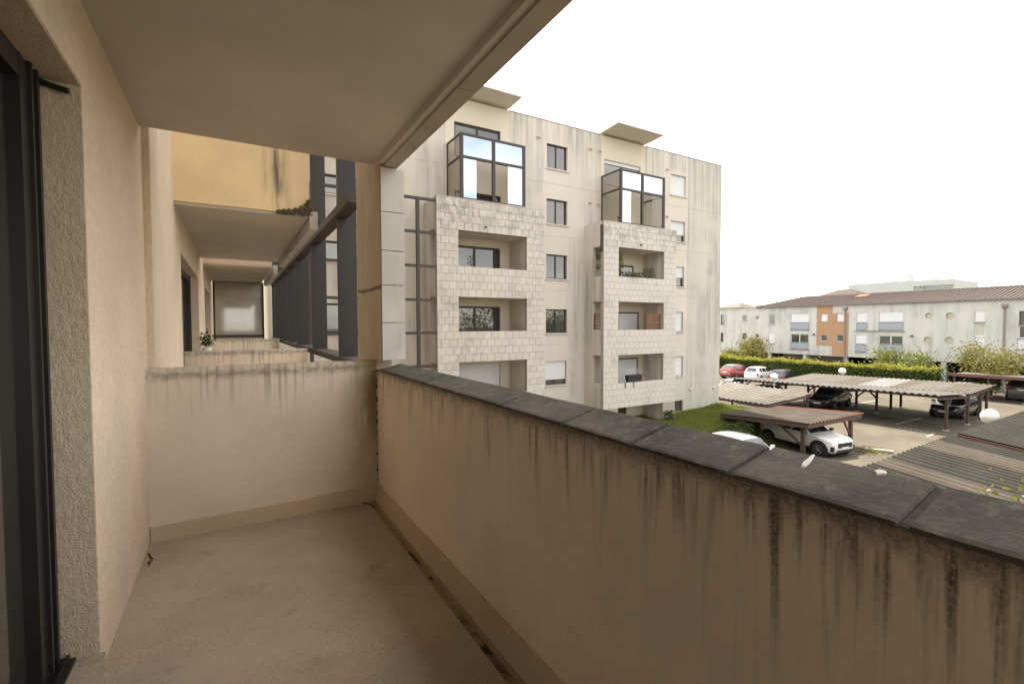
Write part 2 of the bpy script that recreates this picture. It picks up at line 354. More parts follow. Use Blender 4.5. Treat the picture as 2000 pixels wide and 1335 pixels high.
# ---------------------------------------------------------------- geometry helpers
ORG = {}
class MB:
    def __init__(s): s.v = []; s.f = []
    def add(s, vs, fs):
        n = len(s.v); s.v.extend(vs); s.f.extend([tuple(i+n for i in f) for f in fs]); return s
    def box(s, x0, x1, y0, y1, z0, z1):
        return s.add([(x0,y0,z0),(x1,y0,z0),(x1,y1,z0),(x0,y1,z0),(x0,y0,z1),(x1,y0,z1),(x1,y1,z1),(x0,y1,z1)],
                     [(3,2,1,0),(4,5,6,7),(0,1,5,4),(1,2,6,5),(2,3,7,6),(3,0,4,7)])
    def hexa(s, p):   # eight points, bottom ring then top ring
        return s.add(p, [(3,2,1,0),(4,5,6,7),(0,1,5,4),(1,2,6,5),(2,3,7,6),(3,0,4,7)])
    def quad(s, a, b, c, d): return s.add([a, b, c, d], [(0, 1, 2, 3)])
    def beam(s, a, b, w, h, up=(0, 0, 1)):
        a, b = Vector(a), Vector(b); d = (b-a).normalized(); u = Vector(up)
        if abs(d.dot(u)) > .98: u = Vector((0, 1, 0))
        r = d.cross(u).normalized(); u = r.cross(d)
        p = [a-r*w/2-u*h/2, a+r*w/2-u*h/2, a+r*w/2+u*h/2, a-r*w/2+u*h/2]
        q = [k+(b-a) for k in p]
        return s.add([tuple(k) for k in p+q], [(0,1,2,3),(7,6,5,4),(4,5,1,0),(5,6,2,1),(6,7,3,2),(7,4,0,3)])
    def tube(s, pts, rad, seg=10, cap=True):
        n0 = len(s.v); rings = []
        for i, p in enumerate(pts):
            p = Vector(p); a = Vector(pts[max(i-1, 0)]); b = Vector(pts[min(i+1, len(pts)-1)])
            d = (b-a).normalized(); u = Vector((0, 0, 1)) if abs(d.z) < .9 else Vector((1, 0, 0))
            r = d.cross(u).normalized(); u = r.cross(d); rr = rad[i] if isinstance(rad, (list, tuple)) else rad
            rings.append([tuple(p+(r*math.cos(2*math.pi*k/seg)+u*math.sin(2*math.pi*k/seg))*rr) for k in range(seg)])
        vs = [q for g in rings for q in g]; fs = []
        for i in range(len(pts)-1):
            for k in range(seg):
                k2 = (k+1) % seg; fs.append((i*seg+k, i*seg+k2, (i+1)*seg+k2, (i+1)*seg+k))
        if cap: fs.append(tuple(range(seg-1, -1, -1))); fs.append(tuple((len(pts)-1)*seg+k for k in range(seg)))
        return s.add(vs, fs)
    def disc(s, c, r, ax, seg=20, sgn=1, inner=0.):
        vs = []; 
        for k in range(seg):
            a = 2*math.pi*k/seg; ca, sa = math.cos(a), math.sin(a)
            o = {'x': (0, ca, sa), 'y': (ca, 0, sa), 'z': (ca, sa, 0)}[ax]
            vs.append((c[0]+o[0]*r, c[1]+o[1]*r, c[2]+o[2]*r))
            if inner: vs.append((c[0]+o[0]*inner, c[1]+o[1]*inner, c[2]+o[2]*inner))
        if inner: fs = [(2*k, 2*((k+1) % seg), 2*((k+1) % seg)+1, 2*k+1) for k in range(seg)]
        else: fs = [tuple(range(seg))]
        return s.add(vs, fs)
    def sphere(s, c, r, seg=20, rings=12, sc=(1, 1, 1)):
        vs = [(c[0], c[1], c[2]-r*sc[2])]; fs = []
        for i in range(1, rings):
            th = math.pi*i/rings
            for k in range(seg):
                a = 2*math.pi*k/seg
                vs.append((c[0]+r*sc[0]*math.sin(th)*math.cos(a), c[1]+r*sc[1]*math.sin(th)*math.sin(a), c[2]-r*sc[2]*math.cos(th)))
        vs.append((c[0], c[1], c[2]+r*sc[2])); n = len(vs)-1
        for k in range(seg): fs.append((0, 1+(k+1) % seg, 1+k)); fs.append((n, n-seg+k, n-seg+(k+1) % seg))
        for i in range(rings-2):
            for k in range(seg):
                a = 1+i*seg; fs.append((a+k, a+(k+1) % seg, a+seg+(k+1) % seg, a+seg+k))
        return s.add(vs, fs)
    def leaves(s, pts, size, rng, flat=.0):
        for p in pts:
            a = Vector((rng.gauss(0, 1), rng.gauss(0, 1), rng.gauss(0, 1)*(1-flat))).normalized()
            b = Vector((rng.gauss(0, 1), rng.gauss(0, 1), rng.gauss(0, 1))); b = (b-a*b.dot(a)).normalized()
            w = size*rng.uniform(.6, 1.3); h = w*rng.uniform(.45, .7); p = Vector(p)
            s.add([tuple(p-a*w*.5), tuple(p+b*h*.5), tuple(p+a*w*.5), tuple(p-b*h*.5)], [(0, 1, 2, 3)])
        return s
    def build(s, name, mat, parent=None, smooth=False, mats=None):
        me = bpy.data.meshes.new(name)
        o = ORG.get(parent.name, Vector()) if parent else getattr(s, 'org', Vector())
        me.from_pydata([(v[0]-o[0], v[1]-o[1], v[2]-o[2]) for v in s.v], [], s.f)
        me.update()
        if isinstance(mat, str): mat = M[mat]
        me.materials.append(mat)
        if smooth:
            me.polygons.foreach_set('use_smooth', [True]*len(me.polygons))
        ob = bpy.data.objects.new(name, me); C.objects.link(ob)
        if parent: ob.parent = parent; ORG[ob.name] = ORG.get(parent.name, Vector())
        else: ob.location = o; ORG[ob.name] = Vector(o)
        return ob
def box(x0, x1, y0, y1, z0, z1): return MB().box(x0, x1, y0, y1, z0, z1)
def thing(name, label, cat, loc=(0, 0, 0), rz=0, group=None):
    """an Empty at the thing's base; its parts are given in world coordinates (or in local ones when rz is used)"""
    o = bpy.data.objects.new(name, None); C.objects.link(o); o.location = loc; o.rotation_euler = (0, 0, rz)
    o['label'] = label; o['category'] = cat; o.empty_display_size = .2
    if group: o['group'] = group
    ORG[o.name] = Vector(loc) if rz == 0 else Vector()
    return o
def local(root): ORG[root.name] = Vector(); return root
def tag(o, label, cat, group=None):
    o['label'] = label; o['category'] = cat
    if group: o['group'] = group
    return o
def kind(o, k): o['kind'] = k; return o
def share(src, loc, parent):
    o = src.copy(); C.objects.link(o); o.parent = parent; o.location = loc; return o

def wall_xz(x0, x1, z0, z1, holes, y0, y1, mb=None):
    """slab in the XZ plane between y0 (front) and y1 with rectangular holes and their reveals"""
    mb = mb or MB()
    xs = sorted({x0, x1, *[h[0] for h in holes], *[h[1] for h in holes]}); xs = [x for x in xs if x0 <= x <= x1]
    zs = sorted({z0, z1, *[h[2] for h in holes], *[h[3] for h in holes]}); zs = [z for z in zs if z0 <= z <= z1]
    def hole(i, j):
        if not (0 <= i < len(xs)-1 and 0 <= j < len(zs)-1): return True
        cx, cz = (xs[i]+xs[i+1])/2, (zs[j]+zs[j+1])/2
        return any(h[0] < cx < h[1] and h[2] < cz < h[3] for h in holes)
    for i in range(len(xs)-1):
        for j in range(len(zs)-1):
            if hole(i, j): continue
            a, b, c, d = xs[i], xs[i+1], zs[j], zs[j+1]
            mb.quad((a, y0, c), (b, y0, c), (b, y0, d), (a, y0, d)); mb.quad((b, y1, c), (a, y1, c), (a, y1, d), (b, y1, d))
            if hole(i-1, j): mb.quad((a, y1, c), (a, y0, c), (a, y0, d), (a, y1, d))
            if hole(i+1, j): mb.quad((b, y0, c), (b, y1, c), (b, y1, d), (b, y0, d))
            if hole(i, j-1): mb.quad((a, y1, c), (b, y1, c), (b, y0, c), (a, y0, c))
            if hole(i, j+1): mb.quad((a, y0, d), (b, y0, d), (b, y1, d), (a, y1, d))
    return mb
def wall_yz(y0, y1, z0, z1, holes, x0, x1):
    """the same in the YZ plane, front face at x0"""
    m = wall_xz(y0, y1, z0, z1, holes, 0, 1)
    m.v = [(x0+(x1-x0)*v[1], v[0], v[2]) for v in m.v]
    return m

# ================================================================ SETTING
G = -6.8
gm = MB(); gm.org = Vector((0, 0, 0))
gm.quad((-900, -900, G-.02), (900, -900, G-.02), (900, 900, G-.02), (-900, 900, G-.02))
kind(gm.build('ground', 'open_ground'), 'structure')
kind(MB().quad((1.3, -30, G), (66, -30, G), (66, 60, G), (1.3, 60, G)).build('parking_lot', 'asphalt'), 'structure')
# raised lawn bank in front of the tower
def bank_z(x, y):
    a = min(1, max(0, (y-14.6)/3.6)); a = a*a*(3-2*a)
    b = min(1, max(0, (28.65-x)/.5))
    return G-.05 + (1.38+.05*math.sin(x*1.3)+.05*math.sin(y*2.1+x))*a*(.82+.18*b)*(1 if x < 28.65 else 0)+.17*a*min(1, max(0, (x-26.2)/1.2))
bk = MB(); nx, ny = 70, 40
bx = [1.3+i*(28.7-1.3)/nx for i in range(nx+1)]; by = [14.4+j*(20.6-14.4)/ny for j in range(ny+1)]
bk.add([(x, y, bank_z(min(x, 28.64), y)) for x in bx for y in by], [(i*(ny+1)+j, (i+1)*(ny+1)+j, (i+1)*(ny+1)+j+1, i*(ny+1)+j+1) for i in range(nx) for j in range(ny)])
bk.add([(28.7, y, bank_z(28.64, y)) for y in by]+[(28.7, y, G-.1) for y in by], [(j, ny+1+j, ny+2+j, j+1) for j in range(ny)])
kind(bk.build('lawn', 'lawn_soil', smooth=True), 'structure')
gr = MB(); rg = random.Random(3)
for i in range(46000):
    x = rg.uniform(19, 28.66); y = rg.uniform(14.9, 20.4)
    z = bank_z(x, y)-.01; h = rg.uniform(.05, .15)*(1.4 if rg.random() < .15 else 1); a = rg.uniform(0, math.pi*2); w = .016
    dx, dy = math.cos(a)*w, math.sin(a)*w; lx, ly = rg.gauss(0, .04), rg.gauss(0, .04)
    gr.add([(x-dx, y-dy, z), (x+dx, y+dy, z), (x+lx, y+ly, z+h)], [(0, 1, 2)])
kind(gr.build('grass', 'grass_blade'), 'stuff')
# painted bay lines and dashes on the asphalt
def line(name, a, b, w, label, cat='road marking', dz=.004):
    a, b = Vector(a), Vector(b); d = (b-a).normalized(); r = Vector((-d.y, d.x))*w/2
    m = MB(); z = G+dz; m.org = Vector((a.x, a.y, z))
    m.quad((a.x-r.x, a.y-r.y, z), (b.x-r.x, b.y-r.y, z), (b.x+r.x, b.y+r.y, z), (a.x+r.x, a.y+r.y, z))
    return tag(m.build(name, 'road_paint'), label, cat, 'painted parking lines')
line('parking_line', (38.8, 14.55), (43.0, 14.6), .12, 'white bay line painted on the shaded asphalt beside the dark parked car')
line('parking_line', (41.9, 20.0), (50.0, 20.1), .12, 'long white bay line running between the posts of the big carport')
line('parking_line', (36.2, 12.0), (37.2, 12.05), .13, 'short white dash at the foot of the front carport post')
m = MB(); m.org = Vector((37.7, 13, G))
for i in range(7):
    x, y = 37.6+.02*i, 14.0-.28*i; m.quad((x, y-.2, G+.005), (x+.15, y-.2, G+.005), (x+.15, y, G+.005), (x, y, G+.005))
tag(m.build('dashed_line', 'road_paint'), 'row of worn white dashes on the asphalt in front of the dark car', 'road marking', 'painted parking lines')

# ================================================================ OWN BALCONY
kind(box(-.6, .87, -4, 3.68, -1.6, -1.35).build('balcony_floor', 'floor_finish'), 'structure')
gl = MB(); gl.box(.87, .905, -4, 3.68, -1.6, -1.358)
kind(gl.build('floor_gutter', 'gutter_dirt'), 'structure')
kind(box(.905, .96, -4, 3.68, -1.6, -1.346).build('floor_edge_band', 'gutter_band'), 'structure')

bld = thing('residential_building', 'cream plastered apartment block whose deep balcony the view is taken from', 'building', (-.47, 0, -6.8))
# facade wall with the own door opening and those of the bays beyond
doors = [(-.9, 2.39, -1.30, .905), (6.35, 9.45, -1.3, .80), (11.6, 14.4, -1.3, .80)]
wall_yz(-9, 22, G, 9.0, doors, -.47, -.62).build('facade_wall', 'facade_plaster', bld)
# textured reveals of the own doorway
box(-.63, -.472, 2.386, 2.40, -1.30, .9).build('door_reveal', 'reveal_plaster', bld)
box(-.63, -.473, -.9, 2.386, .899, .915).build('door_lintel', 'reveal_plaster', bld)
box(-.75, -.455, -.9, 2.388, -1.45, -1.275).build('door_step', 'floor_finish', bld)
box(-8, -.9, -9, 20.3, G, 8.9).build('block_core', 'facade_plaster', bld)
for nm, y0, y1, z0, z1, tgm in (('balcony_door', -.9, 2.39, -1.275, .905, 1), ('balcony_door', 6.35, 9.45, -1.28, .8, 0), ('balcony_door', 11.6, 14.4, -1.28, .8, 0)):
    m = MB()
    xa, xb = (-.66, -.585)
    m.box(xa, xb, y1-.20, y1, z0, z1); m.box(xa, xb, y0, y0+.12, z0, z1)
    m.box(xa+.002, xb-.002, y0+.12, y1-.20, z1-.085, z1); m.box(xa, xb+.0, y0+.12, y1-.20, z0, z0+.05)
    m.box(xa+.01, xb+.012, y1-.075, y1-.06, z0, z1); m.box(xa+.01, xb+.012, y1-.135, y1-.12, z0, z1)
    m.box(xa+.01, xb+.02, y0, y1, z0-.002, z0+.018)
    m.box(xb, xb+.045, y0, y1-.01, z0-.0, z0+.012); m.box(xb+.02, xb+.028, y0, y1-.01, z0+.012, z0+.03)
    yc = (y0+y1)/2-.1
    m.box(xa+.004, xb-.004, yc-.05, yc+.05, z0+.05, z1-.085)
    d = m.build(nm, 'door_aluminium', bld)
    box(xa+.02, xa+.035, y0+.1, y1-.19, z0+.04, z1-.08).build('pane', 'door_glass', d)
MB().tube([(-.585, 2.375, .885), (-.53, 2.365, .868), (-.50, 2.36, .862)], .011, 8).build('shutter_crank_stub', 'black_plastic', bld)
# ceiling slab, its edge lip with stone soffit, upper floors, unseen canopy added to keep sun off the coping
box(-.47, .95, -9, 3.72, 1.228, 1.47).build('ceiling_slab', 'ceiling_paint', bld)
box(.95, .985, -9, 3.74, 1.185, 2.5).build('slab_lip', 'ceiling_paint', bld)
yy = -9
while yy < 3.3:
    y2 = min(yy+.80, 3.735)
    box(.985, 1.085, yy, y2-.006, 1.17, 2.5).build('edge_panel', 'soffit_stone', bld); yy += .80
box(-.47, 1.08, -9, 3.72, 4.2, 4.45).build('upper_slab', 'ceiling_paint', bld)
box(-.47, 3.5, -9, 3.72, 9.0, 9.2).build('canopy_or_sunblock', 'tower_soffit', bld)
box(-.47, 3.5, 5.74, 20.0, 9.0, 9.2).build('canopy_or_sunblock', 'tower_soffit', bld)
box(1.2, 3.5, 3.73, 5.73, 9.0, 9.2).build('canopy_or_sunblock', 'tower_soffit', bld)  # bridging piece added to stop sun slipping through above the light well
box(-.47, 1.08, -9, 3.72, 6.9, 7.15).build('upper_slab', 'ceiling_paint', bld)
# lower floors below the balconies
box(-.47, 1.0, -9, 20.2, G, -1.62).build('lower_storey', 'facade_plaster', bld)
# end pier with stone cladding
box(.955, 1.075, 3.555, 4.30, -.26, 2.6).build('end_pillar', 'pillar_plaster', bld)
box(.955, 1.075, 3.70, 4.30, -1.62, -.26).build('end_pillar', 'pillar_plaster', bld)
zj = [-.262, .02, .30, .555, .84, 1.165]
for a, b in zip(zj, zj[1:]):
    box(.962, 1.135, 3.535, 3.554, a+.003, b-.003).build('cladding_panel', 'cladding_stone', bld)
for a, b in zip(zj, zj[1:]):
    box(1.076, 1.137, 3.5545, 4.3, a+.003, b-.003).build('cladding_panel', 'cladding_stone', bld)
# bays beyond the light well
box(-.47, .765, 5.72, 10.05, 1.225, 8.98).build('upper_bay', 'ochre_plaster', bld)
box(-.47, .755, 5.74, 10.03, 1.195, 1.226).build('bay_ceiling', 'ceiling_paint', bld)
yb = 5.80
for k in range(6):
    box(.775, .86, yb, yb+.66, 1.09, 1.28).build('edge_panel', 'cladding_stone', bld); yb += .68
box(-.47, .745, 11.15, 15.1, 1.225, 4.0).build('upper_bay', 'facade_plaster', bld)
box(-.47, .735, 11.17, 15.1, 1.20, 1.226).build('bay_ceiling', 'ceiling_paint', bld)
yb = 11.3
for k in range(5):
    box(.775, .86, yb, yb+.66, 1.09, 1.28).build('edge_panel', 'cladding_stone', bld); yb += .70
box(-.47, .95, 5.6, 15.3, -1.62, -1.36).build('bay_floor', 'floor_finish', bld)
box(-.478, -.466, 4.215, 4.228, -1.3, 1.9).build('wall_joint', 'gutter_dirt', bld)
box(-.4695, -.4655, 4.222, 4.25, .80, .93).build('wall_joint', 'gutter_dirt', bld)
box(-.47, -.43, 3.80, 4.21, -1.6, 4.1).build('corner_pilaster', 'facade_plaster', bld)
# broken mossy corner of the upper bay
rb = MB(); rq = random.Random(5)
for i in range(130):
    r = rq.random(); x = .765-.33*r**1.6+rq.uniform(-.02, .02); z = 1.215+rq.random()*(.16*(1-r)**1.5+.012)
    sz = rq.uniform(.008, .03); y = 5.715-rq.random()*.02
    rb.sphere((x, y, z), sz, 5, 4, (1, .7, rq.uniform(.6, 1.1)))
kind(rb.build('moss_crust', 'moss_rubble', bld), 'stuff')

# partition wall at the end of the balcony
def partition(y, label, x1, top, mat='partition_plaster', thick=.13, z0=-1.36, x0=-.4705):
    p = thing('partition_wall', label, 'wall', (.2, y, z0), 0, 'low partition walls across the balconies')
    m = MB(); n = 6; r = .028
    prof = [(0, z0), (0, top-r)]+[(r-r*math.cos(a), top-r+r*math.sin(a)) for a in [k*math.pi/2/n for k in range(1, n+1)]]
    prof += [(thick-r+r*math.sin(a), top-r+r*math.cos(a)) for a in [k*math.pi/2/n for k in range(0, n+1)]]+[(thick, z0)]
    k = len(prof)
    m.add([(x0, y+a, b) for a, b in prof]+[(x1, y+a, b) for a, b in prof],
          [(i, k+i, k+i+1, i+1) for i in range(k-1)]+[tuple(range(k-1, -1, -1)), tuple(range(k, 2*k))])
    m.build('wall_body', mat, p)
    return p
p = partition(3.685, 'nearest low plastered partition wall with a dark stained top, closing the end of this balcony', .953, -.268)
sk = MB(); sk.hexa([(-.464, 3.664, -1.352), (.935, 3.664, -1.352), (.953, 3.69, -1.352), (-.464, 3.69, -1.352),
                    (-.464, 3.671, -1.262), (.935, 3.671, -1.232), (.953, 3.69, -1.232), (-.464, 3.69, -1.262)])
sk.build('skirting', 'skirting_paint', p)
box(.945, .9545, 3.677, 3.6845, -1.26, -.33).build('corner_joint', 'corner_mould', p)
partition(6.5, 'second low partition wall, cream, standing beyond the open light well', .815, -.29)
partition(11.75, 'farthest low partition wall with a mossy top, in front of the glass end screen', .90, -.285)

# parapet with coping stones
par = thing('parapet_wall', 'long cream balcony parapet with dark rain streaks under grey coping stones', 'wall', (1.0, 0, -1.36))
box(.955, 1.075, -4, 3.70, -1.62, -.337).build('wall_body', 'parapet_plaster', par)
sk = MB(); sk.hexa([(.925, -4, -1.351), (.957, -4, -1.351), (.957, 3.66, -1.351), (.925, 3.66, -1.351), (.941, -4, -1.222), (.957, -4, -1.222), (.957, 3.66, -1.222), (.941, 3.66, -1.222)])
sk.build('skirting', 'skirting_paint', par)
def lerp0(a, b, t_): return a+(b-a)*t_
joints = [3.535, 2.82, 2.45, 2.08, 1.70, 1.275, .958, .655, .34, .0, -.34, -.7, -1.1, -1.5, -1.9, -2.3, -2.7, -3.1, -3.5]
for i, (b, a) in enumerate(zip(joints, joints[1:])):
    gap = .003 if b > 1.0 else .0065
    j = random.uniform(-.001, .001); m = MB(); y0, y1 = a+gap, b-gap*(.2 if i == 0 else 1)
    prof = [(.946, -.338), (.9385, -.334), (.941, -.327), (.950, -.3225), (1.090, -.2885), (1.099, -.2905), (1.103, -.298), (1.103, -.338)]
    k = len(prof); ns = 9 if b > -1 else 3; vsx = []
    st_ = [y0, y0+.004]+[lerp0(y0+.004, y1-.004, q_/ns) for q_ in range(1, ns)]+[y1-.004, y1]
    for q_, y in enumerate(st_):
        end = q_ in (0, len(st_)-1); ch = random.uniform(.003, .006) if end else 0
        for n_, (u, w_) in enumerate(prof):
            je = random.uniform(-.0013, .0013) if n_ in (1, 2, 3, 4, 5) and not end else 0
            vsx.append((u+je+(.002 if end and n_ < 4 else 0), y, w_+j+je*.5-(ch if 2 <= n_ <= 6 else 0)))
    R_ = len(st_)
    fsx = [(r*k+(q_+1) % k, (r+1)*k+(q_+1) % k, (r+1)*k+q_, r*k+q_) for r in range(R_-1) for q_ in range(k)][::1]
    fsx = fsx+[tuple(range(k)), tuple((R_-1)*k+q_ for q_ in range(k-1, -1, -1))]
    m.add(vsx, fsx); m.build('coping_stone', 'coping_stone_grey', par)
    mj = MB(); q0, q1 = a-gap*1.05, a+gap*1.05; pf = [(.952, -.338), (.944, -.333), (.953, -.3275), (1.088, -.2955), (1.098, -.30), (1.098, -.338)]
    mj.add([(u, q0, w_) for u, w_ in pf]+[(u, q1, w_) for u, w_ in pf], [(c_, (c_+1) % 6, 6+(c_+1) % 6, 6+c_) for c_ in range(6)]); mj.build('joint_mortar', 'joint_mortar', par)
# droppings on the coping
def blob(pts, label, z=-.2885):
    m = MB(); n = len(pts); cx = sum(p[0] for p in pts)/n; cy = sum(p[1] for p in pts)/n
    def zz(x): return -.3225+(x-.950)*(.034/.14)
    m.org = Vector((cx, cy, zz(cx)))
    top = [(cx+(p[0]-cx)*.8, cy+(p[1]-cy)*.8, zz(cx+(p[0]-cx)*.8)+.004) for p in pts]
    m.add([(p[0], p[1], zz(p[0])-.001) for p in pts]+top, [(i, (i+1) % n, n+(i+1) % n, n+i) for i in range(n)]+[tuple(range(n, 2*n))])
    tag(m.build('bird_dropping', 'bird_dropping'), label, 'dropping', 'bird droppings on the coping')
def wig(cx, cy, a, b, rot, n=14, seed=1):
    q = random.Random(seed); o = []
    for k in range(n):
        t_ = 2*math.pi*k/n; rr = q.uniform(.75, 1.2); u, w = math.cos(t_)*a*rr, math.sin(t_)*b*rr
        o.append((cx+u*math.cos(rot)-w*math.sin(rot), cy+u*math.sin(rot)+w*math.cos(rot)))
    return o
blob(wig(1.060, .553, .034, .0065, .15, seed=2), 'long curved white dropping lying across a coping stone')
blob(wig(1.083, .430, .012, .010, 0, seed=3), 'small round white dropping near the outer edge of the coping')

# fin screen of the bays beyond
scr = thing('fin_screen', 'dark brown screen of upright fins and rails along the farther balconies', 'screen', (1.08, 4.3, -.4))
ys = [5.40, 7.35, 9.2, 10.6, 11.9, 13.1, 14.2, 15.2]
for i, y in enumerate(ys):
    box(.995, 1.19, y-.03, y+.03, -.33, 3.6).build('fin', 'brown_metal', scr)
box(.962, 1.10, 4.68, 15.6, 1.160, 1.248).build('rail', 'dark_rail', scr)
box(.98, 1.20, 4.35, 15.6, -.40, -.332).build('rail', 'dark_rail', scr)
# end glass screen
gs = thing('glass_screen', 'frosted glass end screen in a dark frame closing the farthest balcony', 'screen', (.15, 15.1, -1.36))
fr = MB(); fr.box(-.43, -.385, 15.06, 15.12, -1.36, 1.2).box(.735, .78, 15.06, 15.12, -1.36, 1.2).box(-.385, .735, 15.06, 15.12, -.31, -.25).box(-.385, .735, 15.06, 15.12, 1.185, 1.2)
fr.build('frame', 'frame_brown', gs)
box(-.385, .735, 15.085, 15.10, -.25, 1.185).build('pane', 'frosted_glass', gs)
box(-.385, .735, 15.085, 15.10, -1.36, -.31).build('pane', 'frosted_glass', gs)
# potted plant on a stand beside the second doorway
pp = thing('potted_plant', 'small bushy plant in a white pot on a stand by the second balcony door', 'plant', (-.38, 9.55, -1.36))
MB().tube([(-.38, 9.55, -1.36), (-.38, 9.55, -.52)], .02, 8).build('stand', 'black_plastic', pp)
MB().tube([(-.38, 9.55, -.52), (-.38, 9.55, -.36)], [.06, .08], 12).build('pot', 'plate_white', pp)
q = random.Random(8)
MB().leaves([(-.38+q.gauss(0, .055), 9.55+q.gauss(0, .06), -.24+q.gauss(0, .06)) for _ in range(260)], .045, q).build('foliage', 'shrub_leaf', pp)

# things lying on the floor: dirt line fragments
for pts, lab in (([(-.455, 3.50), (-.440, 3.43), (-.425, 3.40), (-.435, 3.36), (-.43, 3.30)], 'thin dark curl of dry dirt lying by the left wall corner'),
                 ([(.83, 3.655), (.868, 3.62), (.885, 3.5)], 'dark clump of dirt in the floor corner at the gutter'),
                 ([(.882, 2.72), (.888, 2.62), (.892, 2.53)], 'dark patch of dirt in the middle of the gutter')):
    m = MB(); m.org = Vector((pts[0][0], pts[0][1], -1.35))
    pp3 = []
    for i in range(len(pts)-1):
        for k in range(4): pp3.append(tuple(Vector((*pts[i], -1.348)).lerp(Vector((*pts[i+1], -1.348)), k/4)+Vector((random.uniform(-.004, .004), random.uniform(-.006, .006), 0))))
    m.tube(pp3, [random.uniform(.002, .007) for _ in pp3], 6)
    tag(m.build('dirt', 'dark_dirt'), lab, 'dirt', 'dirt on the balcony floor')

# ================================================================ APARTMENT TOWER
tw = thing('apartment_tower', 'pale five storey apartment tower with stained walls and two tiled balcony stacks', 'building', (15, 20.4, -6.8))
YF, YR, YB = 20.4, 20.4, 18.85
ROOF = 10.42
# body behind
box(1.22, 28.02, 20.68, 32, G, ROOF-.02).build('core', 'tower_cream', tw)
JZ = [G, -3.80, -1.0, 1.8, 4.6, 7.28, ROOF]
winA = [(14.07, 15.39, 8.06, 9.30), (14.05, 15.38, 5.23, 6.5), (14.03, 15.37, 2.40, 3.66), (14.01, 15.38, -.42, .82), (13.97, 15.33, -3.14, -1.90)]
winC = [(23.2, 24.58, 7.94, 9.18), (23.24, 24.54, 5.13, 6.38), (23.2, 24.49, 2.37, 3.6), (23.2, 24.44, -.45, .79), (23.2, 24.48, -3.22, -1.98), (23.66, 24.5, -5.45, -4.76)]
winL = [(2.95, 4.75, 8.15, 9.2), (2.95, 4.75, 5.3, 6.08), (2.95, 4.75, 2.60, 3.42), (2.95, 4.75, -.34, .90), (2.95, 4.75, -3.2, -2.0)]
def facade(x0, x1, holes, mat):
    for a, b in zip(JZ, JZ[1:]):
        hs = [h for h in holes if h[2] < b and h[3] > a]
        wall_xz(x0+.006, x1-.006, a+.007, b-.007, hs, YF, YF+.2).build('facade_panel', mat, tw)
facade(1.2, 5.6, winL, 'tower_render'); facade(5.6, 8.46, [], 'tower_render')
facade(11.85, 17.66, winA, 'tower_render')
facade(21.08, 24.80, winC, 'tower_render'); facade(24.80, 28.04, [], 'tower_render_stained')
for a, b in ((1.2, 8.46), (11.85, 17.66), (21.08, 28.04)):
    for zj_ in JZ[1:-1]: box(a+.01, b-.01, YF+.012, YF+.1, zj_-.0065, zj_+.0065).build('joint_seal', 'sill_stone', tw)
    box(a-.0, b+.015, YF-.025, YF+.32, ROOF, ROOF+.035).build('roof_flashing', 'sill_stone', tw)
box(27.84, 28.038, YF+.201, 32, G+.01, ROOF-.01).build('gable_wall', 'tower_render_stained', tw)
def window(h, parent, y, frame='frame_brown', pane='window_glass', shutter=0., mull=True, sill=True, bar=.055, mid=None):
    x0, x1, z0, z1 = h; m = MB()
    m.box(x0, x0+bar, y, y+.06, z0, z1).box(x1-bar, x1, y, y+.06, z0, z1).box(x0+bar, x1-bar, y, y+.06, z0, z0+bar).box(x0+bar, x1-bar, y, y+.06, z1-bar, z1)
    if mull:
        c = mid if mid else (x0+x1)/2; m.box(c-bar*.6, c+bar*.6, y-.004, y+.055, z0+bar, z1-bar)
    w = m.build('window', frame, parent)
    box(x0+bar*.5, x1-bar*.5, y+.03, y+.045, z0+bar*.5, z1-bar*.5).build('pane', pane, w)
    if shutter:
        zs = z1-(z1-z0)*shutter; m = MB(); n = max(3, int((z1-zs)/.055)); dz = (z1-zs)/n
        for k in range(n):
            a = zs+k*dz; m.hexa([(x0+.02, y-.03, a), (x1-.02, y-.03, a), (x1-.02, y-.005, a), (x0+.02, y-.005, a), (x0+.02, y-.022, a+dz*.96), (x1-.02, y-.022, a+dz*.96), (x1-.02, y-.005, a+dz*.96), (x0+.02, y-.005, a+dz*.96)])
        kind(m.build('shutter', 'shutter_white', w), 'stuff')
    if sill:
        box(x0-.07, x1+.09, YF-.055, YF+.14, z0-.075, z0-.002).build('sill', 'sill_stone', w)
    return w
YW = YF+.13
for i, h in enumerate(winA): window(h, tw, YW, pane='window_glass' if i != 4 else 'dim_glass', shutter=.78 if i == 4 else 0)
sh = [.97, .66, .55, .97, .97, 0]
for i, h in enumerate(winC): window(h, tw, YW, shutter=sh[i], pane='dim_glass', sill=i < 5, mull=i < 5)
for h in winL: window(h, tw, YW, bar=.07)
# wall behind the balconies with their doors, sheltered by the roof canopies
KB = YB/19.45
FL = [(2.54, 4.07), (-.27, 1.22), (-3.10, -1.61), (-6.0, -4.41)]
d1 = [(8.85, 11.32, FL[0][0]-1.0, 3.71), (8.85, 11.31, FL[1][0]-1.0, .89), (8.85, 11.31, FL[2][0]-1.0, -1.85), (9.0, 11.2, G, -4.7)]
d2 = [(17.9, 20.2, FL[0][0]-1.0, 3.41), (18.15, 20.64, FL[1][0]-1.0, .74), (18.15, 20.6, FL[2][0]-1.0, -1.92), (17.9, 19.7, G, -4.7)]
top1 = (8.94, 11.37, 7.75, 9.32); top2 = (17.9, 20.67, 7.75, 9.15)
t1 = (8.94, 11.37, 4.4, 6.22); t2 = (18.9, 19.75, 4.4, 6.15)
wall_xz(8.466, 11.844, G, ROOF, [top1, t1]+d1, YF, YF+.25).build('sheltered_wall', 'tower_cream', tw)
wall_xz(17.666, 21.074, G, ROOF, [top2, t2]+d2, YF, YF+.25).build('sheltered_wall', 'tower_cream', tw)
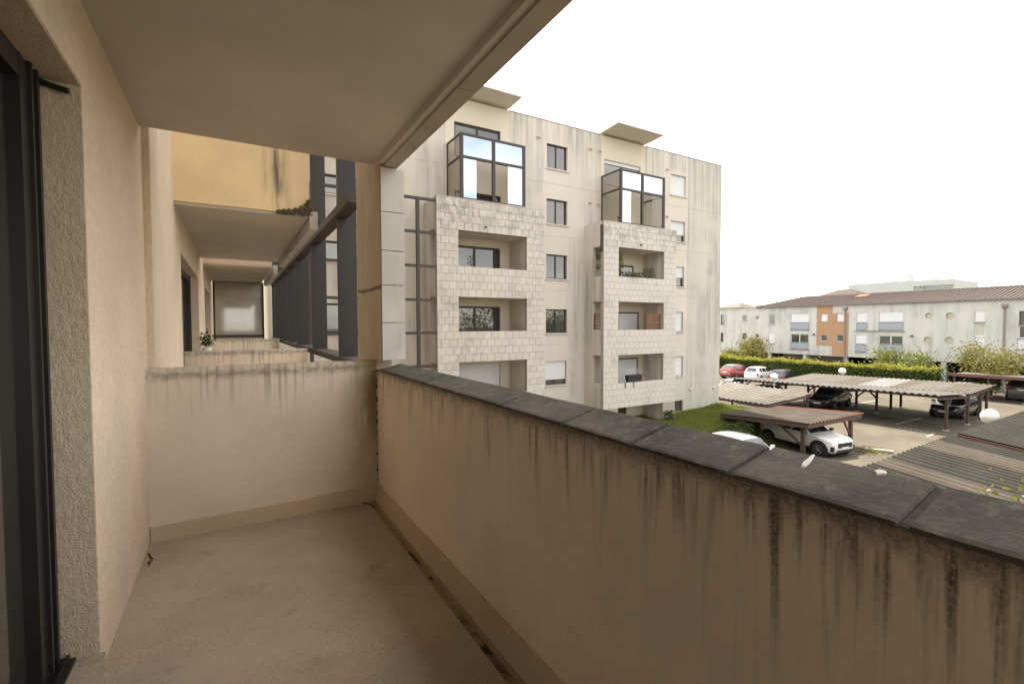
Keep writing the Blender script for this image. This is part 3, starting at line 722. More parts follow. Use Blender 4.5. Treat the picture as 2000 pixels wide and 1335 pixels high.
for x0, x1, yf in ((8.2, 11.87, 19.22), (17.68, 21.1, 19.05)):
    cn = MB(); cn.hexa([(x0, yf, ROOF+.17), (x1, yf, ROOF+.17), (x1, 21.6, ROOF+.037), (x0, 21.6, ROOF+.037), (x0, yf, ROOF+.23), (x1, yf, ROOF+.23), (x1, 21.6, ROOF+.30), (x0, 21.6, ROOF+.30)])
    cn.build('canopy_or_sunblock', 'tower_soffit', tw)
YD = YF+.1
window(top1, tw, YD, sill=False, bar=.09); window(t1, tw, YD, sill=False, bar=.09)
window(top2, tw, YD, sill=False, bar=.08, shutter=.14); window(t2, tw, YD, sill=False, bar=.08, mull=False, pane='dim_glass')
window(d1[0], tw, YD, sill=False, bar=.09, mid=9.98); window(d1[1], tw, YD, sill=False, bar=.09, mid=9.98)
window(d1[2], tw, YD, sill=False, bar=.09, shutter=.98); window(d1[3], tw, YD, sill=False, bar=.08, pane='dim_glass')
w_ = window(d2[0], tw, YD, sill=False, bar=.08, pane='dim_glass', mid=19.2)
box(19.27, 20.12, YD-.03, YD-.008, 2.75, 3.33).build('shutter', 'shutter_white', w_)
for h_, mm in ((d2[1], 19.02), (d2[2], 18.98)):
    w_ = window(h_, tw, YD, sill=False, bar=.08, mid=mm)
    for a, b in ((h_[0]+.08, mm-.12), (mm+.12, h_[1]-.08)):
        m = MB(); n_ = 40; dz = (h_[3]-h_[2]-.1)/n_
        for k_ in range(n_): m.box(a, b, YD-.03-.004*(k_ % 2), YD-.008, h_[2]+.02+k_*dz, h_[2]+.02+k_*dz+dz*.98)
        kind(m.build('shutter', 'shutter_white', w_), 'stuff')
window(d2[3], tw, YD, sill=False, bar=.08, pane='dim_glass')
# balcony stacks
tilebase = {}
def tile(parent, x, z, w, h):
    key = (round(w, 2), round(h, 2)); o = ORG[parent.name]
    loc = (x-o[0], YB-.0-o[1], z-o[2])
    if key not in tilebase:
        m = MB(); g = .0045; b = .004
        m.add([(g, .012, g), (w-g, .012, g), (w-g, .012, h-g), (g, .012, h-g), (g+b, -.006, g+b), (w-g-b, -.006, g+b), (w-g-b, -.006, h-g-b), (g+b, -.006, h-g-b)],
              [(4, 5, 6, 7), (0, 1, 5, 4), (1, 2, 6, 5), (2, 3, 7, 6), (3, 0, 4, 7)])
        me = bpy.data.meshes.new('tile'); me.from_pydata(m.v, [], m.f); me.materials.append(M['facing_tile']); me.update()
        tilebase[key] = me
    ob = bpy.data.objects.new('tile', tilebase[key]); C.objects.link(ob); ob.parent = parent; ob.location = loc
    return ob
def stack(X0, X1, OX0, OX1, top, lowest, single, side_open):
    holes = [(OX0, OX1, a, b) for a, b in FL]
    body = wall_xz(X0, X1, lowest, top, holes, YB+.012, YB+.22).build('balcony_stack', 'tile_mortar', tw)
    box(X0+.0, X1, YB-.014, YB+.235, top, top+.03).build('capping', 'sill_stone', body)
    for a, b in FL:      # inner lining of parapet, floor slab, ceiling
        box(X0+.25, OX1, YB+.22, YF-.002, b, b+.32).build('loggia_slab', 'tower_soffit', body)
        box(X0+.25, OX1, YB+.221, YF-.002, b+.3205, b+.34).build('loggia_floor', 'tower_soffit', body)
    # right pier and left spandrels
    box(OX1, X1, YB+.22, YF-.002, lowest, top).build('side_wall', 'tower_render', body)
    sp = [(FL[0][1], top), (FL[1][1], FL[0][0]), (FL[2][1], FL[1][0]), (FL[3][1], FL[2][0])]
    for a, b in sp:
        box(X0, X0+.2, YB+.221, 19.72, a, b).build('side_wall', 'tower_render', body)
    box(X0+.015, X0+.2, 19.721, YF-.002, lowest, top).build('side_wall', 'tower_render', body)
    # tiles, from the top row down
    rows = []; z = top
    def fill(lo, n, full):
        nonlocal z
        h = (z-lo)/n
        for _ in range(n): rows.append((z-h, h, full)); z -= h
    zs = [(FL[0][1], 4, 1), (FL[0][0], 5, 0), (FL[1][1], 4, 1), (FL[1][0], 5, 0), (FL[2][1], 4, 1), (FL[2][0], 5, 0), (FL[3][1], 4, 1)]
    for lo, n, full in zs: fill(lo, n, full)
    lst = []
    tw_ = .365
    for i, (zz, h, full) in enumerate(rows):
        spans = [(X0, X1)] if full else [(X0, OX0), (OX1, X1)]
        for a, b in spans:
            x = a; first = True
            while x < b-.02:
                w = tw_ if not (first and i % 2) else tw_*.5
                first = False
                if x+w > b-.12: w = b-x
                lst.append((x, zz, w, h)); x += w
    if single:
        for q_ in lst: tile(body, *q_)
    else:
        m = MB()
        for (x, zz, w, h) in lst:
            g = .005; b = .004; y = YB; d = random.uniform(-.003, .003)
            m.add([(x+g, y+.012, zz+g), (x+w-g, y+.012, zz+g), (x+w-g, y+.012, zz+h-g), (x+g, y+.012, zz+h-g), (x+g+b, y-.006+d, zz+g+b), (x+w-g-b, y-.006+d, zz+g+b), (x+w-g-b, y-.006+d, zz+h-g-b), (x+g+b, y-.006+d, zz+h-g-b)],
                  [(4, 5, 6, 7), (0, 1, 5, 4), (1, 2, 6, 5), (2, 3, 7, 6), (3, 0, 4, 7)])
        kind(m.build('facing_tiles', 'facing_tile', body), 'stuff')
    return body
st1 = stack(7.43, 12.87, 8.42, 11.87, 5.40, G, True, True)
st2 = stack(16.55, 21.96, 17.58, 20.97, 5.33, G, False, True)
# smooth render below the tiles of the second stack
box(16.555, 21.955, YB-.01, YB+.011, FL[3][1], FL[3][1]+.012).build('render_band', 'tower_render', st2)
# winter gardens on top of the stacks
def winter(X0, X1, zb, zt, zm, xm, panels, mats):
    w = MB(); y0, y1 = YB+.02, YB+.13; b = .10
    w.box(X0, X0+.14, y0, y1, zb, zt).box(X1-.14, X1, y0, y1, zb, zt).box(X0+.14, X1-.14, y0, y1, zt-.09, zt).box(X0+.14, X1-.14, y0, y1, zb, zb+.06)
    w.box(xm-.07, xm+.07, y0-.01, y1, zb+.06, zt-.09).box(X0+.14, xm-.07, y0, y1, zm-.05, zm+.05).box(xm+.07, X1-.14, y0, y1, zm-.05, zm+.05)
    w.box(X0, X0+.06, y1, YR, zt-.07, zt).box(X0, X0+.06, y1, YR, zm-.04, zm+.04).box(X0, X0+.06, YR-.06, YR, zb, zt-.07)
    w.box(X1-.06, X1, y1, YR, zt-.07, zt).box(X1-.06, X1, y1, YR, zm-.04, zm+.04)
    f = w.build('winter_garden', 'frame_brown', tw)
    for (a, b_, c, d, mt) in panels: box(a, b_, y0+.04, y0+.055, c, d).build('pane', mt, f)
    for c, d in ((zb, zm-.04), (zm+.04, zt-.07)): box(X0+.022, X0+.034, y1, YR-.06, c, d).build('pane', 'smoky_glass', f)
    box(X1-.034, X1-.022, y1, YR, zb, zt-.07).build('pane', 'smoky_glass', f)
    return f
winter(8.55, 11.82, 5.432, 8.23, 7.23, 10.17,
       [(8.69, 10.10, 7.28, 8.14, 'mirror_glass'), (10.24, 11.68, 7.28, 8.14, 'mirror_glass'), (8.69, 9.32, 5.49, 7.18, 'mirror_glass'), (10.90, 11.68, 5.49, 7.18, 'mirror_glass')], None)
winter(17.70, 21.02, 5.362, 8.18, 7.15, 19.31,
       [(17.84, 19.24, 7.2, 8.09, 'mirror_glass'), (19.38, 20.88, 7.2, 8.09, 'mirror_glass'), (17.84, 18.48, 5.42, 7.1, 'mirror_glass'), (20.06, 20.88, 5.42, 7.1, 'smoky_glass')], None)
# trellis between the blocks
tl_ = thing('facade_trellis', 'dark brown metal grid standing left of the first tiled balcony stack', 'trellis', (6.84, YB, -6.8))
for z in (5.195, 3.83, 2.445, 1.05, -.315, -1.70): box(1.9, 7.42, YB+.02, YB+.11, z-.055, z+.055).build('bar', 'frame_brown', tl_)
for x in (6.63, 4.7, 2.52): box(x-.065, x+.065, YB+.0, YB+.13, G, 5.245).build('upright', 'frame_brown', tl_)
# hooded outlets and pipes on the tower front
for x, z in ((13.56, 9.5), (16.92, 9.53), (17.57, 9.53), (16.9, 6.65), (17.47, 6.64), (17.0, 3.87), (17.5, 3.87), (22.93, 9.4), (22.92, 6.58), (16.78, .96), (25.2, -4.1), (27.5, -4.16)):
    m = MB(); m.hexa([(x-.12, YF-.08, z-.03), (x+.12, YF-.08, z-.03), (x+.12, YF-.001, z-.01), (x-.12, YF-.001, z-.01), (x-.12, YF-.08, z+.01), (x+.12, YF-.08, z+.01), (x+.12, YF-.001, z+.05), (x-.12, YF-.001, z+.05)])
    m.box(x-.12, x-.09, YF-.06, YF-.001, z-.14, z-.03)
    m.build('wall_outlet', 'sill_stone', tw)
MB().tube([(16.49, YB+.12, 5.15), (16.49, YB+.12, 3.8)], .06, 8).build('drain_pipe', 'frame_brown', tw)
MB().tube([(9.7, YB-.16, 4.28), (9.7, YB+.02, 4.31)], .035, 8).build('spout', 'frame_brown', tw)
MB().tube([(19.1, YB-.16, 4.28), (19.1, YB+.02, 4.31)], .035, 8).build('spout', 'frame_brown', tw)
# lattice screens of the second stack, third floor down
for fn, lab in ((0, 'small brown slatted wooden screen standing at the right of the third balcony'), (1, 'brown slatted wooden screen filling the side opening of the tiled stack')):
    ls = thing('slatted_screen', lab, 'screen', (20.4 if fn == 0 else 16.63, 19.1, -1.0), 0, 'wooden slatted screens on the tower balconies')
    for k in range(12):
        z = -.33+k*.079
        (box(19.85, 20.93, 19.05, 19.08, z, z+.043) if fn == 0 else box(16.60, 16.625, YB+.24, 19.70, z, z+.048)).build('slat', 'slat_wood', ls)
    for e in ((19.83, 20.90) if fn == 0 else (YB+.26, 19.62)):
        (box(e, e+.05, 19.08, 19.13, -1.0, .63) if fn == 0 else box(16.626, 16.66, e, e+.05, -1.0, .63)).build('upright', 'slat_wood', ls)
# planter box, flowerpots and balcony greenery
bx_ = thing('planter_box', 'black rectangular planter hung on the rim of the lowest visible balcony', 'planter', (18.9, YB+.15, -3.1))
m = MB(); m.hexa([(18.33, YB+.03, -3.09), (19.3, YB+.03, -3.09), (19.3, YB+.21, -3.09), (18.33, YB+.21, -3.09), (18.3, YB, -2.72), (19.33, YB, -2.72), (19.33, YB+.26, -2.72), (18.3, YB+.26, -2.72)])
m.build('tub', 'black_plastic', bx_)
m = MB()
for k in range(9): m.beam((18.42+k*.1, YB+.27, -2.75), (18.42+k*.1, YB+.27, -2.44), .015, .015)
m.beam((18.42, YB+.27, -2.44), (19.22, YB+.27, -2.44), .02, .02); kind(m.build('rack', 'post_pale', bx_), 'stuff')
for k in range(2): box(18.05+k*.62, 18.08+k*.62, YB-.05, YB-.02, -3.38, -3.05).build('hook', 'black_plastic', bx_)
fp = thing('flowerpot', 'small terracotta pot beside the black planter on the balcony rim', 'flowerpot', (19.45, YB+.12, -3.07))
MB().tube([(19.45, YB+.12, -3.07), (19.45, YB+.12, -2.87)], [.08, .12], 12).build('pot', 'terracotta', fp)
def plant(name, label, x, y, z, w, h, n, mat, size, group=None, stem=True):
    p = thing(name, label, 'plant', (x, y, z), 0, group)
    q = random.Random(int(x*100+y*7)); pts = []
    for _ in range(n):
        a = q.random()*2*math.pi; r = w*math.sqrt(q.random())*.5; pts.append((x+math.cos(a)*r, y+math.sin(a)*r*.6, z+h*(.1+.9*q.random())*(1-.3*(r/w))))
    MB().leaves(pts, size, q).build('foliage', mat, p)
    m = MB()
    for k in range(4):
        m.tube([(x+q.uniform(-.05, .05), y, z-.02), (x+q.uniform(-w, w)*.3, y, z+h*.6)], [.014, .006], 5)
    m.build('stem', 'bark', p)
    return p
plant('balcony_plant', 'tall yellow green climber at the left end of the second stack balcony', 17.78, 19.05, 2.57, .55, 1.4, 420, 'tree_leaf_green', .11, 'plants on the tower balconies')
plant('balcony_plant', 'bushy grey green plant in the middle of the second stack balcony', 19.95, 19.0, 2.57, .9, .62, 320, 'house_plant_leaf', .10, 'plants on the tower balconies')
plant('balcony_plant', 'low dark foliage along the rim of the second stack balcony', 18.7, 19.0, 2.55, 1.4, .30, 300, 'shrub_leaf', .10, 'plants on the tower balconies')
plant('balcony_plant', 'thin dark potted sprig on the rim of the first stack upper balcony', 9.1, 18.97, 2.57, .4, .5, 60, 'shrub_leaf', .09, 'plants on the tower balconies')
for i, (x, z) in enumerate(((16.47, 3.45), (16.47, 2.95))):
    plant('wall_plant', ('upper' if i == 0 else 'lower')+' tuft of leaves growing out of the side of the second stack', x, 19.2, z-.1, .3, .3, 70, 'tree_leaf_green', .09, 'tufts on the side of the second stack')
plant('shrub', 'dark young shrub at the foot of the second stack by the basement opening', 21.2, 18.6, bank_z(21.2, 18.6), .8, .7, 260, 'shrub_leaf', .12)

# ================================================================ CARPORTS
def corrugated(parent, name, P, n, mat, amp=.034, th=.012):
    """sheet over the four corners P (a, b along the ribs; a, d across): n ribs counted across"""
    a, b, c, d = [Vector(p) for p in P]; m = MB(); k = n*4
    wave = [1, .0, -1, .0]
    wave = [1, 1, -1, -1]
    up = (b-a).cross(d-a).normalized()
    if up.z < 0: up = -up
    top, bot = [], []
    for i in range(k+1):
        t_ = i/k; o = up*amp*wave[i % 4]; p0 = a.lerp(d, t_)+o; p1 = b.lerp(c, t_)+o
        top += [tuple(p0), tuple(p1)]; bot += [tuple(p0-up*th), tuple(p1-up*th)]
    N = len(top); fs = []
    for i in range(k):
        q0, q1, q2, q3 = 2*i, 2*i+1, 2*i+3, 2*i+2
        fs.append((q0, q1, q2, q3)); fs.append((N+q3, N+q2, N+q1, N+q0)); fs.append((q0, q3, N+q3, N+q0)); fs.append((q1, N+q1, N+q2, q2))
    m.add(top+bot, fs)
    return m.build(name, mat, parent)
def strips(parent, A, B, Cc, D, cols, pitch=.29, amp=.034):
    """a roof slope cut into sheets across A->D with one material each"""
    A, B, Cc, D = [Vector(p) for p in (A, B, Cc, D)]; tot = sum(w for w, _ in cols); t0 = 0
    L = (D-A).length
    for w, mt in cols:
        t1 = t0+w/tot; n = max(2, int(L*(t1-t0)/pitch)); e = .012*random.random()
        corrugated(parent, 'roof_sheet', (A.lerp(D, t0), B.lerp(Cc, t0), B.lerp(Cc, t1)+Vector((0, 0, e)), A.lerp(D, t1)+Vector((0, 0, e))), n, mt, amp); t0 = t1
def post(parent, x, y, z1, w=.13, mat='carport_wood', z0=G, foot=True):
    p = box(x-w/2, x+w/2, y-w/2, y+w/2, z0+.02, z1).build('post', mat, parent)
    if foot: box(x-w*.9, x+w*.9, y-w*.9, y+w*.9, z0-.01, z0+.05).build('foot', 'pale_mortar', p)
    return p
def brace(parent, a, b, mat='carport_wood'): MB().beam(a, b, .07, .10).build('brace', mat, parent)
c1 = thing('carport', 'largest carport, long shallow V roof of pale corrugated sheets over several cars', 'carport', (42.4, 17.5, G), 0, 'carports in the parking lot')
zf = lambda y, z: z-.3*(y-11.75)/14.85
strips(c1, (37.7, 11.75, zf(11.75, -4.42)), (42.38, 11.75, zf(11.75, -4.67)), (42.38, 26.6, zf(26.6, -4.67)), (37.7, 26.6, zf(26.6, -4.42)), [(1.1, 'sheet_grey')]*13)
strips(c1, (42.42, 11.75, zf(11.75, -4.65)), (47.2, 11.75, zf(11.75, -4.38)), (47.2, 24.3, zf(24.3, -4.38)), (42.42, 24.3, zf(24.3, -4.65)),
       [(1.9, 'sheet_rust'), (1.9, 'sheet_pink'), (1.0, 'sheet_rust'), (2.0, 'sheet_white'), (1.6, 'sheet_rust'), (2.2, 'sheet_pink'), (2.0, 'sheet_pink')])
for x, dz in ((38.3, -.12), (40.9, -.26), (43.8, -.26), (46.6, -.13)):
    MB().beam((x, 11.95, zf(11.95, -4.46+dz)), (x, 26.4 if x < 43 else 24.1, zf(24.2, -4.46+dz)), .12, .16).build('beam', 'carport_wood', c1)
for y in (12.05, 17.3, 22.3, 26.2):
    MB().beam((37.85, y, zf(y, -4.66)), (42.4, y, zf(y, -4.90)), .10, .15).build('rafter', 'carport_wood', c1)
    if y < 26: MB().beam((42.4, y, zf(y, -4.90)), (47.1, y, zf(y, -4.62)), .10, .15).build('rafter', 'carport_wood', c1)
for x, y in ((39.2, 12.05), (42.8, 12.05), (45.1, 12.05), (46.9, 12.2), (42.2, 18.45), (42.6, 17.25), (45.0, 17.25), (46.9, 17.3), (46.9, 22.5), (39.2, 22.3), (42.6, 22.3), (39.2, 26.2), (42.4, 26.2), (46.9, 24.0)):
    post(c1, x, y, zf(y, -4.75), .14)
for a, b in (((39.2, 12.05, -5.5), (39.95, 12.05, -4.85)), ((42.8, 12.05, -5.6), (42.1, 12.05, -4.95)), ((45.1, 12.05, -5.6), (45.7, 12.05, -4.9)), ((42.2, 18.45, -5.7), (42.2, 17.7, -5.0)), ((42.6, 17.25, -5.7), (42.6, 17.95, -5.0)),
             ((39.2, 22.3, -5.7), (39.2, 23.0, -5.0)), ((39.2, 26.2, -5.7), (39.2, 25.4, -5.0)), ((42.4, 26.2, -5.7), (42.4, 25.4, -5.1)), ((42.6, 22.3, -5.7), (42.6, 21.5, -5.1))): brace(c1, a, b)

c2 = thing('carport', 'carport with a pale pink corrugated roof beside the right corner of the tower', 'carport', (32, 20, G), 0, 'carports in the parking lot')
strips(c2, (28.72, 17.40, -5.0), (36.25, 18.55, -4.98), (36.9, 26.0, -4.98), (28.6, 22.5, -5.0), [(1.6, 'sheet_rust'), (1.7, 'sheet_pink'), (1.9, 'sheet_pink'), (2, 'sheet_pink')])
MB().beam((28.8, 17.45, -5.1), (28.75, 22.3, -5.1), .10, .16).build('beam', 'carport_wood', c2)
MB().beam((28.9, 17.5, -5.12), (36.1, 18.6, -5.12), .10, .14).build('beam', 'carport_wood', c2)
MB().beam((36.1, 18.6, -5.12), (36.6, 25.6, -5.12), .10, .14).build('beam', 'carport_wood', c2)
for x, y in ((28.9, 17.65), (35.7, 18.75), (36.4, 25.2), (29.0, 22.0)): post(c2, x, y, -5.1)
brace(c2, (35.7, 18.75, -5.9), (35.0, 18.65, -5.2)); brace(c2, (28.9, 17.65, -5.9), (29.6, 17.75, -5.2))

c3 = thing('carport', 'small carport with red edge strip sheltering the white car with the black wheel arches', 'carport', (27.3, 15, G), 0, 'carports in the parking lot')
K3 = 1.0
A3, B3, C3, D3 = (24.69, 12.86, -4.97), (30.30, 12.85, -4.97), (30.0, 18.03, -5.23), (24.52, 17.8, -5.23)
# ribs run front to back
strips(c3, A3, D3, C3, B3, [(1.3, 'sheet_brown'), (1.3, 'sheet_brown'), (1.2, 'sheet_brown'), (1.2, 'sheet_brown'), (.55, 'sheet_red')])
MB().beam((24.72, 12.95, -5.12), (30.2, 12.95, -5.12), .10, .20).build('beam', 'red_brown_wood', c3)
MB().beam((24.66, 17.7, -5.36), (29.9, 17.8, -5.36), .10, .16).build('beam', 'carport_wood', c3)
MB().beam((24.74, 12.9, -5.1), (24.6, 17.75, -5.34), .06, .20).build('fascia', 'carport_wood', c3)
for x, y in ((25.2, 13.4), (29.2, 13.02), (25.0, 17.3), (29.3, 17.3)): post(c3, x, y, -5.15-.25*(y > 15), .17, 'red_brown_wood' if x > 28 else 'carport_wood')
brace(c3, (29.15, 13.02, -6.05), (28.35, 12.97, -5.22), 'red_brown_wood'); brace(c3, (25.2, 13.5, -6.2), (25.15, 14.7, -5.25))

c4 = thing('carport', 'nearest carport roof of dull green and pink corrugated sheets just beyond the parapet', 'carport', (20, 4, G), 0, 'carports in the parking lot')
strips(c4, (13.9, 7.1, -4.50), (13.6, .6, -5.18), (24.55, .6, -5.18), (24.8, 7.53, -4.50),
       [(4.2, 'sheet_green'), (1.3, 'sheet_brown'), (1.4, 'sheet_green'), (1.6, 'sheet_green'), (2.0, 'sheet_brown'), (1.6, 'sheet_green')], .34, .05)
for y, z in ((6.9, -4.66), (4, -4.96), (1.2, -5.25)): MB().beam((14.0, y, z), (24.4, y, z), .1, .18).build('beam', 'carport_wood', c4)
for x in (14.6, 19.5, 24.2):
    post(c4, x, 6.8, -4.7); post(c4, x, 1.3, -5.28)
c5 = thing('carport', 'dark corrugated carport roof at the right edge, stepping up behind the nearest one', 'carport', (30, 4, G), 0, 'carports in the parking lot')
strips(c5, (24.87, 7.30, -4.38), (24.6, .6, -5.04), (34.6, .6, -5.04), (34.9, 7.5, -4.38), [(2, 'sheet_green')]*5, .34, .05)
MB().beam((24.85, 7.28, -4.45), (24.59, .6, -5.11), .05, .11).build('fascia', 'red_brown_wood', c5)
for y, z in ((6.9, -4.54), (1.2, -5.12)): MB().beam((25, y, z), (34.7, y, z), .1, .18).build('beam', 'carport_wood', c5)
for x in (25.8, 30, 34.3):
    post(c5, x, 6.8, -4.6); post(c5, x, 1.3, -5.16)
c6 = thing('carport', 'far carport with a flat brown edge beam in front of the white building', 'carport', (60, 14, G), 0, 'carports in the parking lot')
box(57.3, 57.45, 5, 17.6, -4.78, -4.52).build('beam', 'red_brown_wood', c6)
box(57.46, 61.6, 5.1, 17.5, -4.74, -4.64).build('roof_sheet', 'sheet_grey', c6)
for y in (17.2, 14.9, 12.6, 9): post(c6, 57.6, y, -4.76, .13)
for y in (17.2, 12.6, 8): post(c6, 61.4, y, -4.76, .13)
# ================================================================ LAMPS
for x, y, z, r, lab in ((32.2, 8.24, -4.57, .36, 'white globe lamp rising behind the nearest carport roof'),
                        (37.45, 22.24, -4.18, .27, 'white globe lamp between the tower and the big carport roof'),
                        (48.8, 22.55, -4.34, .30, 'white globe lamp at the back edge of the big carport in front of the hedge')):
    L = thing('globe_lamp', lab, 'lamp', (x, y, G), 0, 'white globe lamps in the parking lot')
    MB().sphere((x, y, z), r, 24, 14).build('globe', 'lamp_globe', L, True)
    MB().tube([(x, y, G), (x, y, z-r*.95)], .028, 10).build('pole', 'post_pale', L)
    MB().tube([(x, y, z-r*1.12), (x, y, z-r*.9)], [.05, .085], 12).build('collar', 'post_pale', L)

# ================================================================ CARS
def lerp(a, b, t_): return a+(b-a)*t_
def pw(tab, x):
    if x <= tab[0][0]: return tab[0][1]
    for (a, p), (b, q_) in zip(tab, tab[1:]):
        if x <= b:
            u = (x-a)/(b-a); u = u*u*(3-2*u)*.5+u*.5; return lerp(p, q_, u)
    return tab[-1][1]
WHEEL = {}
def car(label, loc, heading, col, L=4.2, Wd=1.78, H=1.5, style='hatch', roofcol=None, cladding=False, group='cars in the parking lot', axles=(.19, .815)):
    root = thing('parked_car', label, 'car', loc, heading, group); local(root)
    w = Wd/2; zb = .20; wr = .33 if style == 'hatch' else .36
    hood = .60*H if style == 'hatch' else .655*H
    belt = hood+.03
    tail_top = .62*H if style == 'hatch' else .70*H
    # t: 0 nose .. 1 tail
    TOP = [(0, hood-.22), (.02, hood-.14), (.07, hood-.05), (.25, hood+.03), (.29, hood+.07), (.42, H-.05), (.52, H), (.75, H-.01), (.88, H-.07), (.965, tail_top+.05), (1, tail_top-.12)]
    BELT = [(0, hood-.26), (.03, hood-.16), (.10, hood-.08), (.27, belt), (.6, belt+.03), (.9, belt+.06), (.97, tail_top-.03), (1, tail_top-.16)]
    WID = [(0, w*.62), (.02, w*.80), (.06, w*.92), (.14, w*.985), (.3, w), (.8, w), (.92, w*.96), (.975, w*.88), (1, w*.78)]
    WTOP = [(0, w*.55), (.06, w*.78), (.25, w*.86), (.31, w*.80), (.45, w*.68), (.75, w*.67), (.9, w*.66), (.97, w*.72), (1, w*.66)]
    BOT = [(0, zb+.10), (.05, zb), (.95, zb+.02), (1, zb+.12)]
    X = lambda t_: L/2-L*t_
    def sec(t_):
        wd, wt, bt, tp, bo = pw(WID, t_), pw(WTOP, t_), pw(BELT, t_), pw(TOP, t_), pw(BOT, t_)
        bt = min(bt, tp-.015); x = X(t_)
        return [(x, 0, bo), (x, wd*.86, bo), (x, wd*.97, bo+.10), (x, wd, lerp(bo, bt, .55)), (x, wd*.965, bt), (x, wt, lerp(bt, tp, .90)), (x, wt*.86, tp), (x, 0, tp+.018)]
    ts = [0, .01, .02, .04, .07, .10, .14, .18, .22, .26, .29, .32, .36, .40, .44, .48, .54, .60, .66, .72, .78, .83, .87, .90, .93, .955, .975, .99, 1]
    m = MB(); rows_ = []
    for t_ in ts:
        h = sec(t_); rows_.append(h+[(p[0], -p[1], p[2]) for p in h[-2:0:-1]])
    n = len(rows_[0]); m.add([p for r_ in rows_ for p in r_], [(i*n+k, i*n+(k+1) % n, (i+1)*n+(k+1) % n, (i+1)*n+k) for i in range(len(ts)-1) for k in range(n)]+[tuple(range(n-1, -1, -1)), tuple((len(ts)-1)*n+k for k in range(n))])
    body = m.build('body', col, root, True)
    mod = body.modifiers.new('edges', 'EDGE_SPLIT'); mod.split_angle = R(48)
    def patch(t0, t1, f0, f1, k, off, name, mat, steps=8, sides=(1, -1)):
        """patch on the side between ring points k and k+1"""
        for s in sides:
            q_ = MB(); pts = []
            for i in range(steps+1):
                h = sec(lerp(t0, t1, i/steps)); a, b = Vector(h[k]), Vector(h[k+1])
                for f_ in (f0, f1):
                    p = a.lerp(b, f_); pts.append((p.x, s*(p.y+off), p.z+off*.4))
            q_.add(pts, [(2*i, 2*i+1, 2*i+3, 2*i+2) if s < 0 else (2*i+2, 2*i+3, 2*i+1, 2*i) for i in range(steps)])
            o = q_.build(name, mat, root, True)
    patch(.335, .50, .12, .90, 4, .008, 'side_window', 'car_glass'); patch(.52, .70, .12, .90, 4, .008, 'side_window', 'car_glass')
    patch(.72, .86, .16, .88, 4, .008, 'side_window', 'car_glass')
    patch(.05, .97, .0, 1., 1, .004, 'sill_trim', 'black_plastic', 20)
    if cladding: patch(.10, .94, .0, .28, 2, .006, 'side_cladding', 'black_plastic', 20)
    def across(t0, t1, fr, off, name, mat, steps=7):
        q_ = MB(); pts = []
        for i in range(steps+1):
            h = sec(lerp(t0, t1, i/steps)); wv = h[6][1]*fr; z = h[6][2]
            pts += [(h[0][0], -wv, z+off), (h[0][0], -wv*.5, z+off+.010), (h[0][0], wv*.5, z+off+.010), (h[0][0], wv, z+off)]
        q_.add(pts, [(4*i+k, 4*i+k+1, 4*i+5+k, 4*i+4+k) for i in range(steps) for k in range(3)])
        q_.build(name, mat, root, True)
    across(.285, .415, 1.06, .012, 'windscreen', 'car_glass'); across(.885, .958, 1.02, .014, 'rear_window', 'car_glass')
    if roofcol: across(.45, .86, 1.03, .010, 'roof', roofcol)
    # front and rear furniture
    xf = L/2
    for s in (1, -1):
        h = sec(.045); y = h[4][1]
        q_ = MB(); q_.hexa([(X(.012), s*y*.52, hood-.27), (X(.012)+.015, s*y*.52, hood-.19), (X(.13), s*(y+.085), hood-.12), (X(.13), s*(y+.085), hood-.20),
                            (X(.05), s*y*.50, hood-.27), (X(.05), s*y*.50, hood-.17), (X(.15), s*(y+.02), hood-.10), (X(.15), s*(y+.02), hood-.20)])
        q_.build('headlight', 'head_lamp', root)
        hh = sec(.965); y = hh[3][1]
        box(X(.992)-.012, X(.955), min(s*(y-.24), s*(y+.03)), max(s*(y-.24), s*(y+.03)), tail_top-.36, tail_top-.06).build('tail_light', 'tail_lamp', root)
        box(X(.315)-.05, X(.315)+.07, min(s*(w-.02), s*(w+.17)), max(s*(w-.02), s*(w+.17)), belt+.02, belt+.15).build('mirror', col if not cladding else 'black_plastic', root)
        for k_, tx in enumerate((.46, .67)):
            box(X(tx)-.08, X(tx)+.08, min(s*(w-.01), s*(w+.018)), max(s*(w-.01), s*(w+.018)), belt-.13, belt-.10).build('door_handle', col, root)
    box(X(.02), xf+.012, -w*.56, w*.56, hood-(.46 if cladding else .30), hood-.21).build('grille', 'black_plastic', root)
    box(X(.03), xf+.016, -w*.62, w*.62, zb+.08, zb+.22).build('air_intake', 'black_plastic', root)
    box(xf+.012, xf+.024, -.26, .26, zb+.25, zb+.36).build('number_plate', 'plate_white', root)
    box(-xf-.022, -xf-.004, -.26, .26, tail_top-.42, tail_top-.31).build('number_plate', 'plate_white', root)
    box(-xf-.02, X(.97), -w*.78, w*.78, zb+.05, zb+.22).build('bumper', 'black_plastic' if cladding or style == 'suv' else col, root)
    if cladding:
        for s in (1, -1):
            q_ = MB(); h = sec(.03); q_.box(X(.075), X(.02)+.03, min(s*w*.60, s*w*.86), max(s*w*.60, s*w*.86), zb+.14, zb+.40); q_.build('fog_light_housing', 'black_plastic', root)
    # wheels
    key = round(wr, 2)
    first = True
